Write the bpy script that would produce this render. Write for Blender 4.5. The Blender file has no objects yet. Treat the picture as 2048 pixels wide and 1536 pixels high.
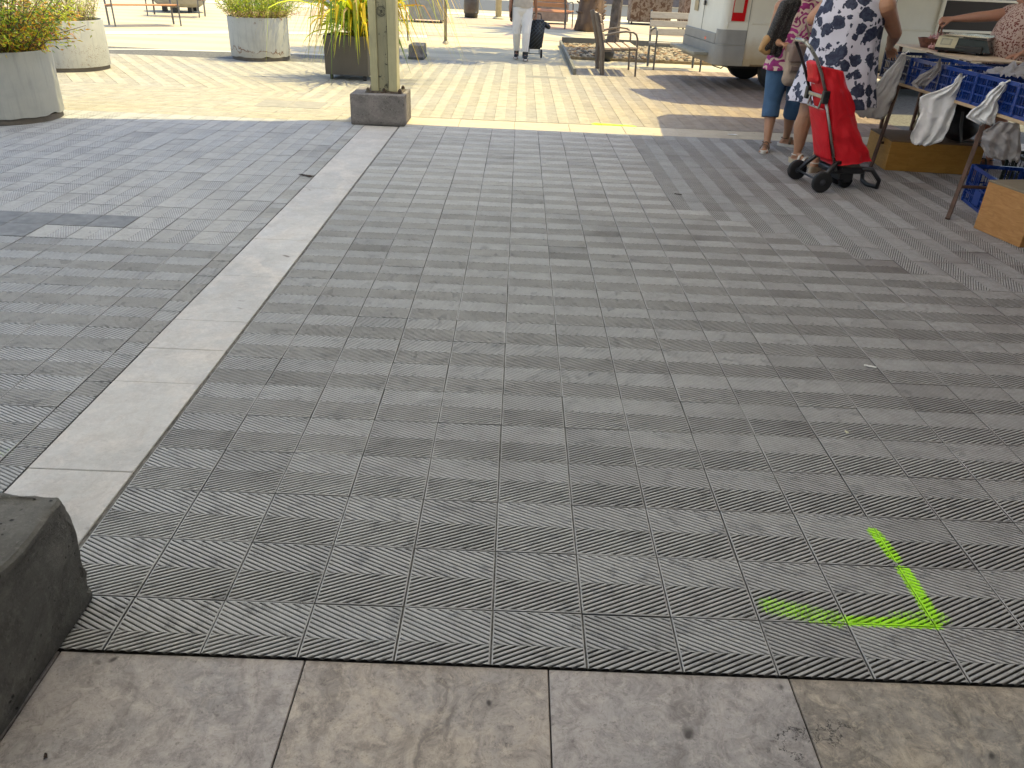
import bpy, bmesh, math, random
import numpy as np
from mathutils import Vector, Matrix, noise as mnoise
random.seed(7)
sc = bpy.context.scene
R = math.radians
T = 0.25                                     # paving tile, metres
# ------------------------------------------------------------------ camera
cam_d = bpy.data.cameras.new('camera'); cam = bpy.data.objects.new('camera', cam_d)
sc.collection.objects.link(cam); sc.camera = cam
cam_d.sensor_width = 36; cam_d.lens = 36*1556.345/2048; cam_d.clip_start = .05; cam_d.clip_end = 2000
cam.matrix_world = (Matrix.Translation((0.00953, -1.37037, 1.59654)) @ Matrix.Rotation(R(-.54296), 4, 'Z')
                    @ Matrix.Rotation(R(61.67293), 4, 'X') @ Matrix.Rotation(R(2.5967), 4, 'Z'))
# ------------------------------------------------------------------ light
SX, SY = -.34, -.13                          # horizontal shift of a shadow per metre of height
el = math.atan(1/math.hypot(SX, SY))
sc.world = bpy.data.worlds.new('World'); sc.world.use_nodes = True
wn = sc.world.node_tree; bg = wn.nodes['Background']
sky = wn.nodes.new('ShaderNodeTexSky'); sky.sky_type = 'NISHITA'; sky.sun_disc = False
sky.sun_elevation = el; sky.sun_rotation = math.atan2(-SX, -SY); sky.air_density = 1.0; sky.dust_density = 2.0
wn.links.new(sky.outputs[0], bg.inputs[0]); bg.inputs[1].default_value = .15
sd = bpy.data.lights.new('sun', 'SUN'); sd.energy = 2.95; sd.angle = R(.5); sd.color = (1, .845, .40)
sun = bpy.data.objects.new('sun', sd); sc.collection.objects.link(sun)
sun.rotation_euler = Vector((SX, SY, -1)).to_track_quat('-Z', 'Y').to_euler()
sc.view_settings.view_transform = 'Standard'; sc.view_settings.look = 'None'; sc.view_settings.gamma = 1
sc.view_settings.exposure = 1.14
sc.cycles.max_bounces = 8; sc.cycles.diffuse_bounces = 4

# ------------------------------------------------------------------ node helper
class NT:
    def __init__(s, name, coord='Object'):
        s.m = bpy.data.materials.new(name); s.m.use_nodes = True
        s.t = s.m.node_tree; s.b = s.t.nodes['Principled BSDF']; s.co = coord; s._c = None
    def n(s, kind, **kw):
        x = s.t.nodes.new('ShaderNode'+kind)
        for k, v in kw.items(): setattr(x, k, v)
        return x
    def put(s, sock, v):
        if hasattr(v, 'is_output'): s.t.links.new(v, sock)
        elif isinstance(v, (tuple, list)):
            sock.default_value = tuple(v)+((1,) if len(v) == 3 and len(sock.default_value) == 4 else ())
        else: sock.default_value = v
    def coord(s):
        if s._c is None: s._c = s.n('TexCoord').outputs[s.co]
        return s._c
    def vm(s, op, a, b=(0, 0, 0)):
        x = s.n('VectorMath', operation=op); s.put(x.inputs[0], a); s.put(x.inputs[1], b)
        return x.outputs['Value' if op in ('LENGTH', 'DISTANCE', 'DOT_PRODUCT') else 'Vector']
    def ma(s, op, a, b=0, c=0, clamp=False):
        x = s.n('Math', operation=op, use_clamp=clamp)
        for i, v in enumerate((a, b, c)): s.put(x.inputs[i], v)
        return x.outputs[0]
    def noise(s, scale=5, detail=4, rough=.55, dist=0, co=None, col=False, stretch=None):
        c = co or s.coord()
        if stretch: c = s.vm('MULTIPLY', c, stretch)
        x = s.n('TexNoise'); s.put(x.inputs['Vector'], c); s.put(x.inputs['Scale'], scale)
        s.put(x.inputs['Detail'], detail); s.put(x.inputs['Roughness'], rough); s.put(x.inputs['Distortion'], dist)
        return x.outputs['Color' if col else 'Fac']
    def voro(s, scale=5, feature='F1', co=None, out='Distance', rnd=1):
        x = s.n('TexVoronoi', feature=feature); s.put(x.inputs['Vector'], co or s.coord()); s.put(x.inputs['Scale'], scale)
        s.put(x.inputs['Randomness'], rnd)
        return x.outputs[out]
    def white(s, v):
        x = s.n('TexWhiteNoise', noise_dimensions='3D'); s.put(x.inputs['Vector'], v); return x.outputs['Value']
    def mr(s, v, a, b, c=0, d=1, smooth=False):
        x = s.n('MapRange', clamp=True)
        if smooth: x.interpolation_type = 'SMOOTHSTEP'
        for i, q in enumerate((v, a, b, c, d)): s.put(x.inputs[i], q)
        return x.outputs[0]
    def mix(s, f, a, b, mode='MIX'):
        x = s.n('Mix', data_type='RGBA', blend_type=mode)
        s.put(x.inputs[0], f); s.put(x.inputs[6], a); s.put(x.inputs[7], b); return x.outputs[2]
    def sep(s, v):
        x = s.n('SeparateXYZ'); s.put(x.inputs[0], v); return x.outputs
    def comb(s, a, b, c):
        x = s.n('CombineXYZ'); s.put(x.inputs[0], a); s.put(x.inputs[1], b); s.put(x.inputs[2], c); return x.outputs[0]
    def bump(s, h, strength=.3, dist=.01, prev=None):
        x = s.n('Bump'); s.put(x.inputs['Strength'], strength); s.put(x.inputs['Distance'], dist); s.put(x.inputs['Height'], h)
        if prev is not None: s.t.links.new(prev, x.inputs['Normal'])
        s.t.links.new(x.outputs[0], s.b.inputs['Normal']); return x.outputs[0]
    def fin(s, col, rough=.6, metal=0, spec=None):
        s.put(s.b.inputs['Base Color'], col); s.put(s.b.inputs['Roughness'], rough); s.put(s.b.inputs['Metallic'], metal)
        if spec is not None: s.put(s.b.inputs['Specular IOR Level'], spec)
        return s.m
def hsc(c, k): return tuple(min(1, max(0, x*k)) for x in c)
def plain(name, c, rough=.5, metal=0, var=.18, scale=9, bump=.0, bscale=60, spec=None, dirt=None):
    m = NT(name); f = m.noise(scale, 5, .6)
    col = m.mix(m.mr(f, .3, .7), hsc(c, 1-var), hsc(c, 1+var))
    if dirt: col = m.mix(m.mr(m.noise(scale*.6, 6, .7), .5, .72, 0, dirt[1]), col, dirt[0])
    if bump: m.bump(m.noise(bscale, 4, .6), bump, .004)
    return m.fin(col, m.mr(f, .3, .7, max(.05, rough-.07), min(1, rough+.08)), metal, spec)

# ------------------------------------------------------------------ object helper
LINK = sc.collection.objects.link
def tag(o, label=None, cat=None, group=None, kind=None):
    if label: o['label'] = label
    if cat: o['category'] = cat
    if group: o['group'] = group
    if kind: o['kind'] = kind
    return o
def mesh_obj(name, verts, faces, mat, parent=None, smooth=False, mats=None, mi=None):
    me = bpy.data.meshes.new(name); me.from_pydata([tuple(v) for v in verts], [], faces)
    for m in (mats or [mat]): me.materials.append(m)
    if mi is not None: me.polygons.foreach_set('material_index', mi)
    if smooth: me.polygons.foreach_set('use_smooth', [True]*len(me.polygons))
    me.update(); o = bpy.data.objects.new(name, me); LINK(o)
    if parent: o.parent = parent
    return o
def empty(name, loc, rz=0, label=None, cat=None, group=None):
    o = bpy.data.objects.new(name, None); LINK(o); o.location = loc; o.rotation_euler = (0, 0, rz); o.empty_display_size = .1
    return tag(o, label, cat, group)
class MB:
    """collects shapes; each shape carries its own material index"""
    def __init__(s): s.v = []; s.f = []; s.mi = []; s.k = 0
    def add(s, v, f, M=None):
        b = len(s.v)
        s.v += [tuple(M @ Vector(p)) if M is not None else tuple(p) for p in v]
        s.f += [tuple(i+b for i in q) for q in f]; s.mi += [s.k]*len(f); return s
    def box(s, a, b, M=None, bev=0.0, seg=2):
        bm = bmesh.new(); bmesh.ops.create_cube(bm, size=1)
        for v in bm.verts: v.co = Vector([(a[i]+b[i])/2+v.co[i]*(b[i]-a[i]) for i in range(3)])
        if bev: bmesh.ops.bevel(bm, geom=bm.edges[:]+bm.verts[:], offset=bev, segments=seg, profile=.5, affect='EDGES')
        bm.verts.index_update()
        s.add([v.co[:] for v in bm.verts], [[v.index for v in f.verts] for f in bm.faces], M); bm.free(); return s
    def tube(s, pts, r, n=8, M=None, flat=1, cap=True):
        pts = [Vector(p) for p in pts]; rs = r if isinstance(r, (list, tuple)) else [r]*len(pts)
        V = []; F = []; up = Vector((0, 0, 1)); pu = None
        for i, p in enumerate(pts):
            t = (pts[min(i+1, len(pts)-1)]-pts[max(i-1, 0)]).normalized()
            u = t.cross(up if pu is None else pu.cross(t))
            if pu is not None: u = (pu - t*pu.dot(t))
            if u.length < 1e-4: u = t.cross(Vector((1, 0, 0)))
            u.normalize(); pu = u; w = t.cross(u)
            for k in range(n):
                a = 2*math.pi*k/n; V.append(p+u*math.cos(a)*rs[i]+w*math.sin(a)*rs[i]*flat)
        for i in range(len(pts)-1):
            for k in range(n):
                F.append((i*n+k, i*n+(k+1) % n, (i+1)*n+(k+1) % n, (i+1)*n+k))
        if cap: F.append(tuple(range(n-1, -1, -1))); F.append(tuple((len(pts)-1)*n+k for k in range(n)))
        return s.add(V, F, M)
    def lathe(s, prof, n=48, M=None, c=(0, 0), close=False):
        V = []; F = []
        for r_, z in prof:
            for k in range(n):
                a = 2*math.pi*k/n; V.append((c[0]+r_*math.cos(a), c[1]+r_*math.sin(a), z))
        for i in range(len(prof)-1):
            for k in range(n): F.append((i*n+k, i*n+(k+1) % n, (i+1)*n+(k+1) % n, (i+1)*n+k))
        if close:
            m_ = len(prof)-1
            for k in range(n): F.append((m_*n+k, m_*n+(k+1) % n, (k+1) % n, k))
            return s.add(V, F, M)
        if prof[0][0] > 1e-4: F.append(tuple(range(n-1, -1, -1)))
        if prof[-1][0] > 1e-4: F.append(tuple((len(prof)-1)*n+k for k in range(n)))
        return s.add(V, F, M)
    def ell(s, c, r, M=None, n=14):
        V = []; F = []
        for i in range(n+1):
            th = math.pi*i/n
            for k in range(n*2):
                a = math.pi*k/n; V.append((c[0]+r[0]*math.sin(th)*math.cos(a), c[1]+r[1]*math.sin(th)*math.sin(a), c[2]+r[2]*math.cos(th)))
        m = n*2
        for i in range(n):
            for k in range(m): F.append((i*m+k, (i+1)*m+k, (i+1)*m+(k+1) % m, i*m+(k+1) % m))
        return s.add(V, F, M)
    def cap(s, a, ra, b, rb, n=12):
        """tapered capsule"""
        a = Vector(a); b = Vector(b); t = (b-a); L = t.length; t.normalize(); pts = []; rs = []
        for k in range(5): q = math.pi/2*(1-k/4); pts.append(a-t*ra*math.sin(q)); rs.append(max(.0008, ra*math.cos(q)))
        for k in range(5): q = math.pi/2*k/4; pts.append(b+t*rb*math.sin(q)); rs.append(max(.0008, rb*math.cos(q)))
        return s.tube(pts, rs, n)
    def grid(s, fn, nu, nv, M=None, closeu=False):
        V = [fn(i/(nu-(0 if closeu else 1)), j/(nv-1)) for j in range(nv) for i in range(nu)]; F = []
        for j in range(nv-1):
            for i in range(nu if closeu else nu-1):
                F.append((j*nu+i, j*nu+(i+1) % nu, (j+1)*nu+(i+1) % nu, (j+1)*nu+i))
        return s.add(V, F, M)
    def obj(s, name, mat, parent=None, smooth=False, mats=None, autosm=None):
        o = mesh_obj(name, s.v, s.f, mat, parent, smooth, mats, s.mi if mats else None)
        return o
def fix_normals(o):
    bm = bmesh.new(); bm.from_mesh(o.data); bmesh.ops.remove_doubles(bm, verts=bm.verts, dist=1e-5)
    bmesh.ops.recalc_face_normals(bm, faces=bm.faces); bm.to_mesh(o.data); bm.free(); return o
def melt(o, voxel=.008, smooth=6, fac=.5, post=None):
    """join the overlapping lumps of a mesh into one continuous skin"""
    fix_normals(o)
    m = o.modifiers.new('r', 'REMESH'); m.mode = 'VOXEL'; m.voxel_size = voxel
    q = o.modifiers.new('s', 'SMOOTH'); q.factor = fac; q.iterations = smooth
    dg = bpy.context.evaluated_depsgraph_get(); dg.update()
    me = bpy.data.meshes.new_from_object(o.evaluated_get(dg)); o.modifiers.clear()
    old = o.data; ms = list(old.materials); nm = old.name; o.data = me; bpy.data.meshes.remove(old)
    me.name = nm; me.materials.clear()
    for x in ms: me.materials.append(x)
    if post:
        for v in me.vertices: v.co = post(v.co)
    me.polygons.foreach_set('use_smooth', [True]*len(me.polygons)); return o
def copy_tree(o, parent=None):
    c = o.copy(); LINK(c); c.parent = parent
    for ch in [x for x in sc.collection.objects if x.parent == o]: copy_tree(ch, c)
    return c
def lumpy(o, amp, scale, seed=0):
    for v in o.data.vertices:
        d = mnoise.noise_vector(v.co*scale+Vector((seed, seed, 0))); v.co += d*amp
    return o

# ================================================================== SETTING
# ---- paving material shared by all ribbed tiles
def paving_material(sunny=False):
    m = NT('ribbed_concrete_paver'+('_sunlit_tint' if sunny else '')); P = m.coord(); x, y, z = m.sep(P)
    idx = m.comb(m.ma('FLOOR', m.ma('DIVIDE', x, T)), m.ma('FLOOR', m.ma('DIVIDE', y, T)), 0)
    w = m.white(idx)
    c = m.mix(w, (.292, .292, .284), (.328, .326, .316)) if not sunny else m.mix(w, (.43, .385, .285), (.485, .44, .33))  # the plaza copy carries a warm sunlit tint in its colour
    big = m.noise(.55, 4, .6, .4); c = m.mix(m.mr(big, .42, .68, 0, .55), c, (.36, .365, .36))
    mot = m.noise(7, 6, .65); c = m.mix(m.mr(mot, .35, .75, 0, .55), c, (.15, .145, .14)); c = m.mix(m.mr(m.noise(22, 7, .8, .5), .60, .70, 0, .6), c, (.12, .115, .11)); st = m.voro(2.6, 'F1', m.vm('ADD', P, m.vm('MULTIPLY', m.noise(9, 4, .7, 0, None, True), (.06, .06, 0)))); c = m.mix(m.ma('MULTIPLY', m.mr(st, .03, .09, .55, 0), m.mr(m.noise(1.1, 2), .5, .55)), c, (.09, .085, .08))
    c = m.mix(m.mr(m.noise(2.1, 5, .7, .8), .56, .72, 0, .32), c, (.5, .5, .49))         # dried pale wash marks
    gr = m.noise(160, 3, .7); c = m.mix(m.mr(gr, .3, .75, 0, .3), c, (.46, .45, .43))
    c = m.mix(m.mr(m.ma('ADD', x, m.ma('MULTIPLY', m.noise(1.2, 3), 1.2)), .9, 4.2, 0, 1), c, m.mix(1, c, (.70, .565, .55), 'MULTIPLY'))      # dimmer, browner shade towards the right, put into the colour
    c = m.mix(m.mr(z, -.0058, -.0014, .95 if not sunny else .40, 0), c, (.035, .034, .032) if not sunny else (.2, .18, .14))                      # grime plus painted groove shade, darker with depth
    if not sunny: c = m.mix(m.ma('MULTIPLY', m.mr(z, -.0016, -.0002, 0, 1), m.mr(m.noise(28, 5, .7), .3, .6, .15, .6)), c, (.50, .50, .485))   # ridge highlights painted pale onto the worn tops
    # spray marks
    def seg(a, b, wd, sd):
        ax, ay = a; bx, by = b; L2 = (bx-ax)**2+(by-ay)**2
        t = m.ma('ADD', m.ma('MULTIPLY', m.ma('SUBTRACT', x, ax), (bx-ax)/L2), m.ma('MULTIPLY', m.ma('SUBTRACT', y, ay), (by-ay)/L2), 0, True)
        px = m.ma('SUBTRACT', x, m.ma('MULTIPLY_ADD', t, bx-ax, ax)); py = m.ma('SUBTRACT', y, m.ma('MULTIPLY_ADD', t, by-ay, ay))
        d = m.ma('SQRT', m.ma('ADD', m.ma('MULTIPLY', px, px), m.ma('MULTIPLY', py, py)))
        return m.mr(d, wd*.35, wd, 1, 0, True)
    n1 = m.noise(120, 5, .85)
    strong = m.ma('MAXIMUM', seg((1.243, .668), (1.258, .545), .031, 0), seg((1.262, .485), (1.262, .30), .033, 0))
    strong = m.ma('MAXIMUM', strong, seg((1.01, .262), (1.255, .262), .028, 0))
    far = seg((.95, 8.05), (1.34, 7.99), .09, 0); far = m.ma('MAXIMUM', far, seg((1.36, 7.99), (1.43, 7.62), .07, 0))
    strong = m.ma('MAXIMUM', strong, far)
    weak = m.ma('MULTIPLY', m.ma('MAXIMUM', seg((.80, .31), (.97, .268), .050, 0), seg((1.16, .28), (1.28, .29), .04, 0)), .55)
    f = m.ma('MULTIPLY', m.ma('MAXIMUM', strong, weak), m.mr(z, -.004, -.001, .55, 1.0))
    f = m.mr(m.ma('ADD', f, m.ma('MULTIPLY', m.ma('SUBTRACT', n1, .5), 4.6)), .34, .66)
    dot = m.ma('MULTIPLY', m.mr(m.vm('DISTANCE', P, (-1.76, .93, 0)), .010, .04, 1, 0), m.mr(n1, .58, .64))
    f = m.ma('MAXIMUM', m.ma('MULTIPLY', f, m.mr(m.ma('MAXIMUM', strong, weak), .02, .2)), dot)
    c = m.mix(m.ma('MULTIPLY', f, .96), c, (.45, .95, .015))
    m.bump(m.ma('ADD', m.ma('ADD', m.noise(45, 6, .78), m.ma('MULTIPLY', gr, .6)), m.ma('MULTIPLY', m.mr(m.noise(16, 6, .8), .56, .66), 1.4)), .75, .005)
    return m.fin(c, m.mr(mot, .3, .7, .62, .8), 0, .35)
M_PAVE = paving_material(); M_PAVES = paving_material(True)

def stone_material(name, a, b, c3, stain, vein=.5, scl=1.0, k=1.0):
    m = NT(name); P = m.coord(); W = m.vm('ADD', P, m.vm('MULTIPLY', m.noise(2.2, 4, .6, 0, None, True), (.5, .5, .5)))
    c = m.mix(m.mr(m.noise(1.3*scl, 7, .68, .6, W), .40, .60), a, b)
    c = m.mix(m.mr(m.noise(2.1*scl, 6, .7, .8, m.vm('ADD', W, (5, 3, 1))), .48, .62, 0, .85), c, c3)
    c = m.mix(m.mr(m.noise(2.6, 7, .72, .8, W, False, (4.5, .9, 1)), .5, .66, 0, vein), c, stain)
    c = m.mix(m.mr(m.noise(13, 8, .82, .8), .45, .62, 0, .55*k), c, hsc(stain, .9))
    c = m.mix(m.mr(m.noise(24, 8, .85, .6), .50, .66, 0, .6*k), c, hsc(c3, 1.3))
    c = m.mix(m.mr(m.noise(70, 5, .85), .55, .68, 0, .6*k), c, hsc(stain, .55))
    pit = m.voro(7, 'F1', W); c = m.mix(m.ma('MULTIPLY', m.mr(pit, .05, .13, 1, 0), m.mr(m.noise(2.3, 2), .52, .56)), c, hsc(stain, .5))
    cr = m.voro(2.3, 'DISTANCE_TO_EDGE', m.vm('ADD', P, m.vm('MULTIPLY', m.noise(5, 6, .7, 0, None, True), (.25, .25, .25)))); cr = m.ma('MULTIPLY', m.mr(cr, .001, .004, 1, 0), m.mr(m.noise(1.9, 2), .66, .70))
    c = m.mix(cr, c, hsc(stain, .3))
    m.bump(m.ma('SUBTRACT', m.ma('ADD', m.noise(26, 8, .82), m.ma('MULTIPLY', m.noise(4, 5, .7), 1.2)), cr), .55, .006)
    return m.fin(c, m.mr(m.noise(6, 5), .3, .7, .42, .7), 0, .4)
M_SLAB = stone_material('worn_beige_stone', (.41, .36, .315), (.30, .275, .26), (.46, .39, .315), (.13, .11, .095), .7)
M_SLABG = stone_material('grey_stained_stone', (.40, .365, .345), (.295, .28, .275), (.42, .375, .34), (.15, .13, .12), .6)
M_SLABB = stone_material('brown_stained_stone', (.38, .32, .26), (.265, .24, .21), (.44, .37, .285), (.11, .095, .08), .8)
M_BAND = stone_material('pale_band_stone', (.49, .475, .445), (.40, .39, .37), (.55, .51, .46), (.36, .31, .27), .35, 1, .55)

def tile_template(pitch, d, simple):
    """one paver, unit square of side T seen from above, centred: chevrons pointing +x"""
    bd = .0035; hx = T/2-.0021; ang = R(26.57); V = []; F = []
    def clip(poly, n, c0, keep):                # keep side dot(n,p) >= c0 (keep=1) or <= c0
        out = []
        for i in range(len(poly)):
            p, q = poly[i], poly[(i+1) % len(poly)]
            a = (n[0]*p[0]+n[1]*p[1]-c0)*keep; b = (n[0]*q[0]+n[1]*q[1]-c0)*keep
            if a >= 0: out.append(p)
            if (a > 0 and b < 0) or (a < 0 and b > 0):
                t = a/(a-b); out.append((p[0]+(q[0]-p[0])*t, p[1]+(q[1]-p[1])*t))
        return out
    def add(poly, zf):
        b = len(V); V.extend((p[0], p[1], zf(p)) for p in poly); F.append(tuple(range(b, b+len(poly))))
    for half in (1, -1):                        # far half ribs fall to the right, near half rise to the right
        nx, ny = (math.sin(ang), math.cos(ang)) if half == 1 else (-math.sin(ang), math.cos(ang))
        y0, y1 = (0, hx-bd) if half == 1 else (-hx+bd, 0)
        x0, x1 = -hx+bd, hx-bd
        dd = d*(.86 if half == 1 else 1.12)
        if half == 1: prof = [(0, -.0006), (.12, 0), (.48, 0), (.62, -.0008), (.74, -dd), (.86, -dd), (1, -.0006)] if not simple else [(0, 0), (.52, 0), (.78, -dd), (1, 0)]
        else: prof = [(0, -.0006), (.12, 0), (.40, 0), (.52, -.0008), (.64, -dd), (.90, -dd), (1, -.0006)] if not simple else [(0, 0), (.40, 0), (.66, -dd), (.84, -dd), (1, 0)]
        rect = [(x0, y0), (x1, y0), (x1, y1), (x0, y1)]
        cs = [nx*a+ny*b for a, b in rect]; k0 = math.floor(min(cs)/pitch); k1 = math.ceil(max(cs)/pitch)
        for k in range(k0, k1):
            for (u0, z0), (u1, z1) in zip(prof, prof[1:]):
                c0, c1 = (k+u0)*pitch, (k+u1)*pitch
                p = clip(rect, (nx, ny), c0, 1)
                if len(p) > 2: p = clip(p, (nx, ny), c1, -1)
                if len(p) > 2: add(p, lambda q, c0=c0, c1=c1, z0=z0, z1=z1, nx=nx, ny=ny: z0+(z1-z0)*((nx*q[0]+ny*q[1]-c0)/(c1-c0)))
    e = hx-bd
    for ring in ([(-hx, -hx), (hx, -hx), (e, -e), (-e, -e)], [(hx, -hx), (hx, hx), (e, e), (e, -e)], [(hx, hx), (-hx, hx), (-e, e), (e, e)], [(-hx, hx), (-hx, -hx), (-e, -e), (-e, e)]):
        add(ring, lambda q: -.0012 if max(abs(q[0]), abs(q[1])) > e+.001 else -.0004)
    b = len(V); V.extend([(-hx, -hx, -.0012), (hx, -hx, -.0012), (hx, hx, -.0012), (-hx, hx, -.0012), (-hx, -hx, -.012), (hx, -hx, -.012), (hx, hx, -.012), (-hx, hx, -.012)])
    for i in range(4): F.append((b+i, b+4+i, b+4+(i+1) % 4, b+(i+1) % 4))
    return np.array(V), F
TPL = {}
def paving(name, tiles, extra=None, mat=None):
    """tiles: (cx, cy, quarter turns or angle, depth, simple, clip x0, clip x1)"""
    rng = np.random.default_rng(len(tiles)); VV = []; loops = []; starts = []; tot = []; nv = 0
    for (cx, cy, rot, d, simple) in tiles:
        k = (d, simple)
        if k not in TPL:
            V, F = tile_template(.0140, d, simple); TPL[k] = (V, np.array([i for f in F for i in f]), np.array([len(f) for f in F]))
        V, L, C = TPL[k]; a = rot+rng.normal(0, .0022); ca, sa = math.cos(a), math.sin(a)
        W = np.empty_like(V); W[:, 0] = V[:, 0]*ca-V[:, 1]*sa+cx+rng.normal(0, .0006); W[:, 1] = V[:, 0]*sa+V[:, 1]*ca+cy+rng.normal(0, .0006)
        W[:, 2] = V[:, 2]+rng.normal(0, .0004)+V[:, 0]*rng.normal(0, .0016)+V[:, 1]*rng.normal(0, .0016)
        VV.append(W); loops.append(L+nv); tot.append(C); nv += len(V)
    VV = np.concatenate(VV); loops = np.concatenate(loops); tot = np.concatenate(tot)
    st = np.concatenate([[0], np.cumsum(tot)[:-1]])
    me = bpy.data.meshes.new(name); me.vertices.add(len(VV)); me.vertices.foreach_set('co', VV.astype(np.float32).ravel())
    me.loops.add(len(loops)); me.loops.foreach_set('vertex_index', loops.astype(np.int32))
    me.polygons.add(len(tot)); me.polygons.foreach_set('loop_start', st.astype(np.int32)); me.polygons.foreach_set('loop_total', tot.astype(np.int32))
    me.update(calc_edges=True); me.materials.append(mat or M_PAVE); o = bpy.data.objects.new(name, me); LINK(o)
    return tag(o, kind='structure')
# zones (tile units): x index i covers [i, i+1]
main = []; leftz = []; plaza = []
H90 = math.pi/2
for j in range(0, 30):
    y = (j+.5)*T
    for i in range(-5, 26):                                     # right of the pale band
        if i < 21-(j < 8)*6:
            steps = (i >= 5) and (i+j >= 23) and (j >= 12 or i > 12)
            rot = H90 if steps else 0
            main.append(((i+.5)*T, y, rot, .0068 if steps else .0018 if j > 19 else .0032 if j > 16 else .0066, j > 16))
for j in range(0, 30):
    y = (j+.5)*T
    for i in range(1, 26 if j > 9 else 12):                     # left of the band
        x = -6.52*T-.003-.125-T*(i-1)-.44*T
        leftz.append((x, y, 0 if j < 13 else H90, .0058 if j < 13 else .0016, j > 9))
# cut course between the band and the left field is added as narrow halves
cut = []
def clip_course(o, x0, x1):
    bm = bmesh.new(); bm.from_mesh(o.data)
    for px, nx in ((x0, -1), (x1, 1)):
        bmesh.ops.bisect_plane(bm, geom=bm.verts[:]+bm.edges[:]+bm.faces[:], plane_co=(px, 0, 0), plane_no=(nx, 0, 0), clear_outer=True)
    bm.to_mesh(o.data); bm.free()
def clip_y(o, y0):
    bm = bmesh.new(); bm.from_mesh(o.data)
    bmesh.ops.bisect_plane(bm, geom=bm.verts[:]+bm.edges[:]+bm.faces[:], plane_co=(0, y0, 0), plane_no=(0, -1, 0), clear_outer=True)
    bm.to_mesh(o.data); bm.free()
pm = paving('pavement', main); clip_course(pm, -5.05*T, 9); clip_y(pm, .0585)
pl = paving('pavement_left_field', leftz); clip_y(pl, .06)
for j in range(0, 30): cut.append((-6.52*T-.125+.05-.002, (j+.37)*T, H90*2 if j % 2 else 0, .004, j > 12))
pc = paving('pavement_cut_course', cut); clip_course(pc, -6.52*T-.44*T+.0015, -6.52*T-.003); clip_y(pc, .06)
# sunlit plaza beyond the roof edge: stripes run away from the camera, a skewed field on the left
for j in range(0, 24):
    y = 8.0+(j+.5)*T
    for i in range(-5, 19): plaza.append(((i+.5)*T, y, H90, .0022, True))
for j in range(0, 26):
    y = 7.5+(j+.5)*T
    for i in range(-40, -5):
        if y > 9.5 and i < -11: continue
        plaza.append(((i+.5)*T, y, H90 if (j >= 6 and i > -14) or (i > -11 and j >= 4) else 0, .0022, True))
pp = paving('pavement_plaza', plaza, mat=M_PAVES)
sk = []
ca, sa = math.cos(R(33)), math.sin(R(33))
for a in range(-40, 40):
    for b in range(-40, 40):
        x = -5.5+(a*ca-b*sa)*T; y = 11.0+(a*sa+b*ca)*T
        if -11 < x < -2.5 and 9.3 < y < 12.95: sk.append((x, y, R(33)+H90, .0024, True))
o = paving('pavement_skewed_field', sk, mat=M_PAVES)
bm = bmesh.new(); bm.from_mesh(o.data)
for pc_, no_ in (((0, 9.503, 0), (0, -1, 0)), ((0, 12.75, 0), (0, 1, 0)), ((-11*T-.002, 0, 0), (1, 0, 0))):
    bmesh.ops.bisect_plane(bm, geom=bm.verts[:]+bm.edges[:]+bm.faces[:], plane_co=pc_, plane_no=no_, clear_outer=True)
bm.to_mesh(o.data); bm.free()
# mortar bed under the pavers (fills the joints)
mm = NT('mortar'); g = mm.noise(30, 6, .7)
M_MORT = mm.fin(mm.mix(mm.mr(g, .3, .7), (.035, .034, .03), (.20, .195, .18)), .9)
def sheet(name, x0, x1, y0, y1, z, mat, kind='structure'):
    return tag(mesh_obj(name, [(x0, y0, z), (x1, y0, z), (x1, y1, z), (x0, y1, z)], [(0, 1, 2, 3)], mat), kind=kind)
sheet('mortar_bed', -14, 9, .064, 13.9, -.0082, M_MORT)
# broad ground to the horizon
mg = NT('plaza_concrete'); x, y, z = mg.sep(mg.coord())
c = mg.mix(mg.mr(mg.noise(.5, 6, .65), .35, .65), (.42, .36, .25), (.48, .42, .30))
row = mg.ma('FRACT', mg.ma('DIVIDE', y, 1.15)); c = mg.mix(mg.mr(mg.ma('ABSOLUTE', mg.ma('SUBTRACT', row, .5)), .22, .26), c, (.53, .46, .32))
c = mg.mix(mg.mr(mg.noise(6, 6, .7), .5, .75, 0, .4), c, (.28, .26, .22)); mg.bump(mg.noise(50, 5), .3, .004)
M_PLAZA = mg.fin(c, .85)
sheet('ground', -400, 400, -60, 700, -.016, M_PLAZA)
M_PINK = plain('pink_paving', (.46, .33, .25), .85, var=.12, scale=3, bump=.3)
M_KERB = plain('white_kerb_stone', (.55, .52, .44), .8, var=.1, scale=4, bump=.2)
M_ASPH = plain('asphalt', (.075, .08, .088), .85, var=.15, scale=2, bump=.4, bscale=150)
def strip(name, pts, w, z, mat, h=0):
    V = []; F = []
    for i, p in enumerate(pts):
        p = Vector((p[0], p[1], 0)); q = Vector((*pts[min(i+1, len(pts)-1)], 0))-Vector((*pts[max(i-1, 0)], 0)); q.normalize(); nrm = Vector((-q.y, q.x, 0))*w/2
        V += [p+nrm+Vector((0, 0, z)), p-nrm+Vector((0, 0, z)), p+nrm+Vector((0, 0, z-.03)), p-nrm+Vector((0, 0, z-.03))]
    for i in range(len(pts)-1):
        a = i*4; b = a+4; F += [(a, b, b+1, a+1), (a+1, b+1, b+3, a+3), (b, a, a+2, b+2)]
    F += [(0, 1, 3, 2), (len(V)-4, len(V)-2, len(V)-1, len(V)-3)]
    return tag(mesh_obj(name, V, F, mat), kind='structure')
strip('kerb_strip', [(-16, 10.5), (-12, 13.6), (-9.1, 16.1), (-6.6, 17.7), (-4.5, 18.6), (-2.2, 18.9)], .75, -.006, M_KERB)
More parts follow.
